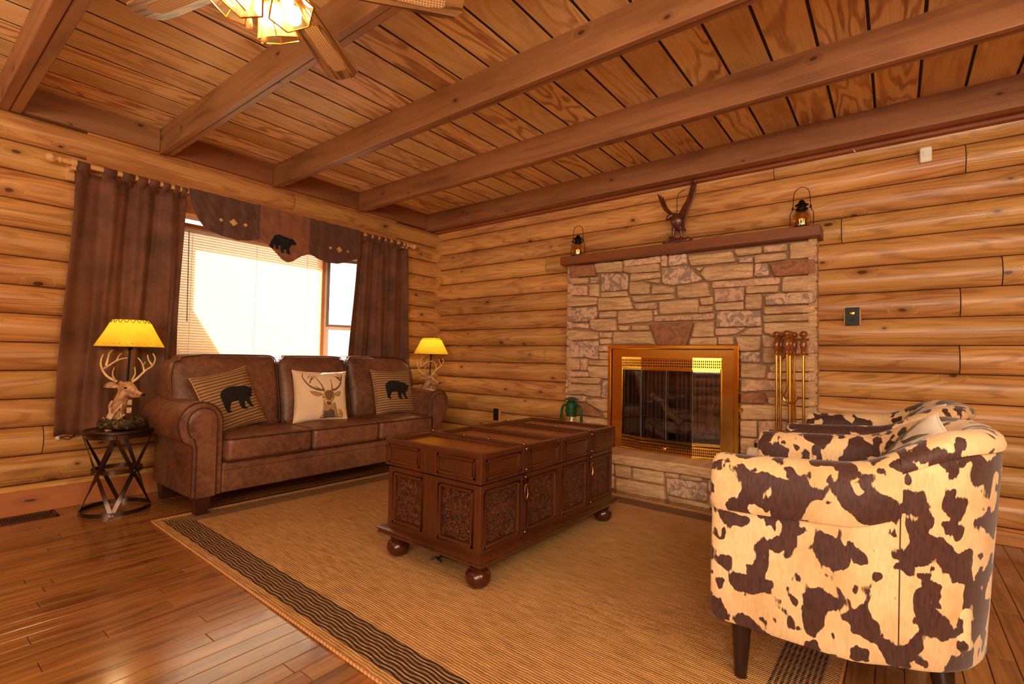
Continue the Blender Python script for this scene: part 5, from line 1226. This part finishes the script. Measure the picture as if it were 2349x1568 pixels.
def armchair(loc, rz, label, seed):
    t = thing('armchair', label, 'armchair', loc, rz, 'cowhide print barrel chairs'); Wd = .82; n = []
    B = lambda m, n_, mt, **k: m.build(n_, mt, t, local=True, **k)
    half = [(.0+.02, 0)] + [(x, 0) for x in np.linspace(.06, .38, 9)]
    cx, cy, a, b, p = .38, Wd/2, .365, Wd/2, 2.35
    for k in range(1, 25):
        th = pi/2*k/24; c_, s_ = math.cos(pi/2-th), math.sin(pi/2-th); half.append((cx+a*abs(c_)**(2/p), cy-b*abs(s_)**(2/p)))
    path = half + [(x, Wd-y) for x, y in reversed(half[:-1])]; N = len(path)
    L = [0]
    for i in range(1, N): L.append(L[-1]+math.dist(path[i], path[i-1]))
    def sec(i, prof):
        pr_ = Vector(path[max(i-1, 0)]); nx = Vector(path[min(i+1, N-1)]); d = (nx-pr_).normalized(); inn = Vector((-d.y, d.x)); s = L[i]/L[-1]; c = Vector(path[i])
        back = sm(.30, .46, min(s, 1-s)); bk = sm(.36, .5, c.x); H = .702+.022*sm(0, .25, min(s, 1-s)) + .10*sm(.36, .68, c.x)
        out = []
        for dd, z, zt in prof:
            zz = H-z if zt else z; q = c+inn*(dd+.055*bk*max(0, (H-zz)/H)); out.append(Vector((q.x, q.y, zz)))
        return out, H, bk
    shell = [(.05, .18, 0), (.018, .18, 0), (.012, .19, 0), (.012, .36, 0), (.012, .5, 0), (.010, .085, 1), (.014, .045, 1), (.028, .018, 1), (.05, .004, 1), (.072, .003, 1), (.094, .013, 1), (.112, .035, 1), (.120, .07, 1), (.124, .14, 1), (.128, .44, 0), (.13, .38, 0)]
    rows = []
    for i in range(N): rows.append(sec(i, shell)[0])
    def capped(r0, r1):
        d = (r0[8]-r1[8]); d.z = 0; d = d.normalized(); cc = sum(r0, Vector())/len(r0); return [q+d*.014+(cc-q).normalized()*.006 for q in r0], [q+d*.020+(cc-q).normalized()*.016 for q in r0]
    a1, a2 = capped(rows[0], rows[1]); z1, z2 = capped(rows[-1], rows[-2])
    m = M(); R_ = [a2, a1]+rows+[z1, z2]; m.grid(R_, cv=True); ns = len(shell); m.idx(list(range(ns))); m.idx([(len(R_)-1)*ns+k for k in range(ns)]); B(m, 'barrel_shell', COW, smooth=50)
    band = [(.016, .168, 1), (.004, .166, 1), (-.002, .15, 1), (-.006, .10, 1), (-.002, .05, 1), (.012, .02, 1), (.032, .0, 1), (.055, -.006, 1), (.078, -.004, 1), (.100, .010, 1), (.118, .036, 1), (.126, .075, 1), (.128, .13, 1), (.12, .135, 1)]
    for lo, hi in ((0, 13), (N-14, N-1)):
        rr = [sec(i, band)[0] for i in range(lo, hi+1)]; m = M()
        if lo == 0: e1, e2 = capped(rr[0], rr[1]); R_ = [e2, e1]+rr
        else: e1, e2 = capped(rr[-1], rr[-2]); R_ = rr+[e1, e2]
        m.grid(R_, cv=True); q = len(band); m.idx(list(range(q))); m.idx([(len(R_)-1)*q+k for k in range(q)]); B(m, 'arm_roll', COW, smooth=50)
    bb = [(.014, .050, 1), (.006, .047, 1), (.004, .035, 1), (.012, .014, 1), (.032, -.001, 1), (.055, -.007, 1), (.078, -.005, 1), (.100, .008, 1), (.118, .034, 1), (.126, .075, 1), (.12, .08, 1)]
    m = M(); m.grid([sec(i, bb)[0] for i in range(13, N-13)], cv=True); B(m, 'back_roll', COW, smooth=50)
    m = M()
    for i in (13, N-14): m.tube([q+Vector((0, 0, 0)) for q in sec(i, shell)[0][1:6]], .0018, 5)
    B(m, 'side_seam', flat('seam_dark', '5a3a28', .8) if 'seam_dark' not in D.materials else D.materials['seam_dark'])
    m = M(); m.rbox((.045, Wd/2, .265), (.03, .30, .085), .02, 6, 3); B(m, 'front_rail', COW, smooth=180)
    m = M(); m.rbox((.34, Wd/2, .30), (.30, .28, .07), .03, 6, 3); B(m, 'seat_deck', COW, smooth=180)
    m = M(); m.rbox((.325, Wd/2, .42), (.31, .278, .065), .04, 8, 4, puff=(0, 0, .018)); B(m, 'seat_cushion', COW, smooth=180)
    for (lx, ly, zf, dx, dy) in ((.085, .058, .0085, 0, -.01), (.085, Wd-.058, .0085, 0, .01), (.575, .20, .0, .02, -.02), (.575, Wd-.20, .0, .02, .02)):
        m = M(); m.tube([(lx+dx, ly+dy, zf), (lx, ly, .20)], [.018, .032], 20); B(m, 'leg', LEGB)
    return t
ca = armchair((3.768, -2.345, 0), 0, 'cowhide print barrel armchair in the foreground', 1)
cb = armchair((3.81, -1.21, 0), 0, 'cowhide print barrel armchair between the fireplace and the nearer armchair', 2)
WHITEF = flat('white_cotton', 'fbf4ea', .8, vary=.03); LEAFG = flat('leaf_print_grey', '6a6452', .8)
for (T, lb, sd) in ((basis((4.27, -1.93, .655), -pi/2+.12, .55, .12), 'white cushion with grey leaf print in the foreground armchair', 3), (basis((4.31, -.80, .65), -pi/2+.05, .55, -.08), 'white cushion with grey leaf print in the armchair near the fireplace', 6)):
    pp, sf = pillow('throw_cushion', lb, T, .42, .40, .13, WHITEF, WHITEF, sd, 'white leaf cushions on the armchairs', 'cushion')
    for k in range(5):
        for sg in (-1, 1):
            v0 = -.7+.28*k; pts = [(0+sg*.02, v0), (sg*.22, v0+.18), (sg*.46, v0+.42), (sg*.40, v0+.20), (sg*.20, v0+.02)]
            applique('leaf_print', [(u*.9, v) for u, v in pts], lambda u, v: sf(u, min(.97, v), -1, .003), LEAFG, pp, cuts=3, uvf=8)

# ================================================================== CEILING FAN
GOLD = brassmat('fan_brass', 'e0a040', .2); BLW = wood('fan_blade_wood', 'c89458', '54341c', su=1.2, sv=14, rings=9, ramt=.9, fib=.5, knots=False, rough=.3, coat=.3)
cn = NT('woven_cane'); u, v = cn.uv(); a_ = cn.math('SUBTRACT', cn.math('FRACT', cn.math('MULTIPLY', u, 95.0)), .5); b_ = cn.math('SUBTRACT', cn.math('FRACT', cn.math('MULTIPLY', v, 95.0)), .5)
dd = cn.math('ADD', cn.math('MULTIPLY', a_, a_), cn.math('MULTIPLY', b_, b_)); hole = cn.math('LESS_THAN', dd, .055); CANE = cn.fin(cn.mix(hole, lin('e8bc84'), lin('7a4a22')), .6)
FC = Vector((2.63, -3.29, 0)); fan = thing('ceiling_fan', 'ceiling fan with wooden cane inset blades and a lit brass light kit', 'ceiling fan', (FC.x, FC.y, 2.62))
m = M(); m.lathe([(0, 2.62), (.07, 2.62), (.068, 2.585), (.03, 2.565), (.014, 2.56), (.014, 2.44)], FC, 28, cap=False); m.lathe([(.02, 2.46), (.07, 2.45), (.115, 2.42), (.125, 2.38), (.125, 2.33), (.10, 2.30), (.06, 2.285), (.05, 2.27), (.05, 2.215), (.062, 2.205), (.062, 2.175), (.035, 2.15), (0, 2.145)], FC, 40, cap=False); m.build('motor_housing', GOLD, fan, smooth=40)
for k in range(5):
    A = math.radians(52+72*k); T = Matrix.Translation((FC.x, FC.y, 2.275)) @ Matrix.Rotation(A, 4, 'Z') @ Matrix.Rotation(math.radians(-11), 4, 'X')
    m = M(); out = [(.16, -.045), (.20, -.058), (.56, -.070), (.615, -.066), (.632, -.045), (.645, -.035), (.645, .035), (.632, .045), (.615, .066), (.56, .070), (.20, .058), (.16, .045)]
    oo = random.random()*9
    top = [T @ Vector((x, y, .0035)) for x, y in out]; bot = [T @ Vector((x, y, -.0035)) for x, y in out]
    uvs = [(x+oo, y+oo) for x, y in out]; m.poly(top, uvs, .5); m.poly(bot[::-1], uvs[::-1], .5)
    for i in range(len(out)): j = (i+1) % len(out); m.poly([bot[i], bot[j], top[j], top[i]], [(0, 0)]*4, .5)
    bl_ = m.build('blade', BLW, fan, smooth=0)
    for z in (-.0042, .0042):
        ins = [(.31, -.026)]+[(x, y) for x, y in arc(.31, 0, .028, 250, 110, 6)]+[(.31, .026), (.52, .034), (.545, .030), (.565, .030), (.58, .018), (.58, -.018), (.565, -.030), (.545, -.030), (.52, -.034)]
        m = M(); q = [T @ Vector((x, y, z)) for x, y in ins]; m.poly(q if z > 0 else q[::-1], [(x, y) for x, y in (ins if z > 0 else ins[::-1])]); m.build('cane_inset', CANE, bl_, smooth=0)
    m = M(); q = [(.06, -.012), (.12, -.010), (.17, -.035), (.24, -.030), (.255, 0), (.24, .030), (.17, .035), (.12, .010), (.06, .012)]; m.prism([T @ Vector((x, y, .004)) for x, y in q], T.to_3x3() @ Vector((0, 0, .006))); m.build('blade_iron', GOLD, bl_, smooth=0, bevel=.002)
SG = NT('bevelled_glass'); tr = SG.n('ShaderNodeBsdfTransparent', {0: (1, .93, .78, 1)}); tl_ = SG.n('ShaderNodeBsdfTranslucent', {0: (1, .85, .55, 1)}); gl = SG.n('ShaderNodeBsdfGlossy', {0: (1, 1, 1, 1), 1: .05}); m1_ = SG.n('ShaderNodeMixShader', {0: .35, 1: tr, 2: tl_}); mx = SG.n('ShaderNodeMixShader', {0: .12, 1: m1_, 2: gl}); SG.set(SG.out.inputs[0], mx.outputs[0])
FBULB = emis('fan_bulb', 'ffe0a0', 30)
for bx, by, bz in SHADES:
    botc = Vector((bx, by, bz)); hub = Vector((FC.x, FC.y, 2.185)); rad = Vector((bx-FC.x, by-FC.y, 0)).normalized(); topc = botc+Vector((-rad.x*.055, -rad.y*.055, .115)); ax = (topc-botc).normalized()
    T = Matrix.Translation(botc) @ ax.to_track_quat('Z', 'Y').to_matrix().to_4x4(); Lh = (topc-botc).length; m = M(); fr_ = M()
    for k in range(6):
        a0, a1 = k*pi/3, (k+1)*pi/3; q = [T @ Vector((r*math.cos(a), r*math.sin(a), z)) for r, a, z in ((.072, a0, 0), (.072, a1, 0), (.034, a1, Lh), (.034, a0, Lh))]; m.poly(q)
        fr_.tube([q[0], q[3]], .0022, 5); fr_.tube([q[0], q[1]], .0026, 5); fr_.tube([q[3], q[2]], .0022, 5)
    s_ = m.build('light_shade', SG.m, fan, smooth=0); fr_.build('brass_edging', GOLD, s_)
    m = M(); m.rbox((0, 0, 0), (.020, .020, .030), .019, 3, 3, mat=T @ Matrix.Translation((0, 0, Lh*.5))); m.build('bulb', FBULB, s_, smooth=180)
    m = M(); m.lathe([(.034, Lh), (.030, Lh+.012), (.016, Lh+.022), (.014, Lh+.03)], n=18, mat=T); m.tube([T @ Vector((0, 0, Lh+.025)), hub+rad*.04, hub], .009, 8); m.build('shade_arm', GOLD, s_, smooth=50)
    l = lamp('fan_light', 'POINT', botc*.45+topc*.55, 9, (1, .78, .48), .03)
PUL = flat('pull_knob_wood', 'd09050', .3)
for (x, y, z) in ((2.643, -3.347, 2.05), (2.616, -3.287, 2.05)):
    m = M(); m.tube([(x, y, z+.02), (x, y, 2.16)], .0016, 5); pc = m.build('pull_chain', GOLD, fan); m = M(); m.lathe([(.003, .026), (.007, .012), (.0105, -.006), (.009, -.02), (0, -.026)], (x, y, z), 14); m.build('pull_knob', PUL, pc, smooth=180)

# ================================================================== THINGS ON THE WALLS AND FLOOR
t = thing('wall_thermostat', 'black thermostat plate with a brass dial on a wood block', 'thermostat', (4.022, -.04, 1.33)); m = M(); m.box((3.975, -.046, 1.265), (4.072, -.02, 1.392), ax=2); m.build('wood_block', TRIM, t, smooth=0, bevel=.003)
m = M(); m.box((3.984, -.056, 1.269), (4.062, -.046, 1.389)); m.build('black_plate', flat('black_plastic', '14100e', .55), t, smooth=0, bevel=.003); m = M(); m.lathe([(.013, 0), (.013, .008), (0, .012)], (4.024, -.056, 1.35), 18, Matrix.Rotation(pi/2, 4, 'X')); m.build('dial', BRASS, t); m = M(); m.box((4.010, -.059, 1.295), (4.038, -.056, 1.315)); m.build('slot', BLK, t, smooth=0)
t = thing('motion_sensor', 'white rounded motion sensor high on the right log wall', 'sensor', (4.40, -.045, 2.32)); m = M(); m.rbox((4.405, -.062, 2.325), (.030, .014, .048), .012, 4, 3); m.build('case', WHITEF, t, smooth=180); m = M(); m.box((4.386, -.0775, 2.31), (4.424, -.075, 2.345)); m.build('lens', flat('sensor_lens', 'f4ece4', .3), t, smooth=0, bevel=.002)
t = thing('wall_outlet', 'black wall outlet on a wood block right of the sofa', 'outlet', (.965, -.04, .42)); m = M(); m.box((.925, -.052, .352), (1.012, -.02, .492), ax=2); m.build('wood_block', TRIM, t, smooth=0, bevel=.003); m = M(); m.box((.935, -.058, .360), (1.002, -.052, .484)); m.build('black_plate', flat('black_plastic2', '14100e', .55), t, smooth=0, bevel=.002)
m = M(); [m.rbox((.968, -.060, z), (.016, .003, .014), .003, 2, 2) for z in (.395, .448)]; m.build('socket', flat('socket_brown', '2a1c16', .35), t, smooth=180)
t = thing('antenna_wire', 'thin black wire rising behind the eagle to the log wall', 'wire', (2.85, -.06, 2.2)); m = M(); m.tube(bez([(2.86, -.10, 2.10), (2.848, -.07, 2.26), (2.845, -.055, 2.34), (2.86, -.05, 2.385), (2.90, -.048, 2.40)], 6), .0022, 6); m.build('wire', flat('wire_black', '1c1412', .5), t)
t = thing('wall_hook', 'tiny white hook under the red board above the mantel', 'hook', (4.04, -.08, 2.43)); m = M(); m.tube(bez([(4.038, -.104, 2.432), (4.040, -.112, 2.42), (4.048, -.108, 2.414)], 4), .003, 6); m.build('hook', WHITEP, t)
t = thing('floor_vent', 'brown slotted metal floor vent at the foot of the left wall', 'vent', (.155, -3.45, 0)); VM = flat('vent_bronze', '4a3220', .4, .6); m = M(); frame_ = [((.075, -3.60, 0), (.235, -3.585, .005)), ((.075, -3.325, 0), (.235, -3.305, .005)), ((.075, -3.60, 0), (.098, -3.305, .005)), ((.212, -3.60, 0), (.235, -3.305, .005))]
for lo, hi in frame_: m.box(lo, hi)
m.build('rim', VM, t, smooth=0, bevel=.001); m = M(); [m.box((.098, y, 0), (.212, y+.006, .0035)) for y in np.arange(-3.583, -3.33, .0135)]; m.build('louvres', VM, t, smooth=0); m = M(); m.box((.098, -3.585, .0), (.212, -3.325, .001)); m.build('dark_duct', DARK, t, smooth=0)
t = thing('cord_plug', 'white plug end of a lamp cord hanging below the left curtain', 'plug', (.075, -3.30, .45)); m = M(); m.lathe([(0, 0), (.013, .001), (.015, .008), (.010, .02), (.004, .026)], (.06, -3.30, .45), 14, Matrix.Rotation(pi/2, 4, 'Y')); m.build('plug', WHITEP, t, smooth=60); m = M(); m.tube(bez([(.084, -3.30, .45), (.10, -3.27, .462), (.09, -3.235, .452), (.085, -3.20, .48), (.085, -3.18, .50)], 5), .0028, 6); m.tube(bez([(.09, -3.28, .447), (.088, -3.25, .44), (.086, -3.22, .47)], 5), .0028, 6); m.build('cord', BLK, t)
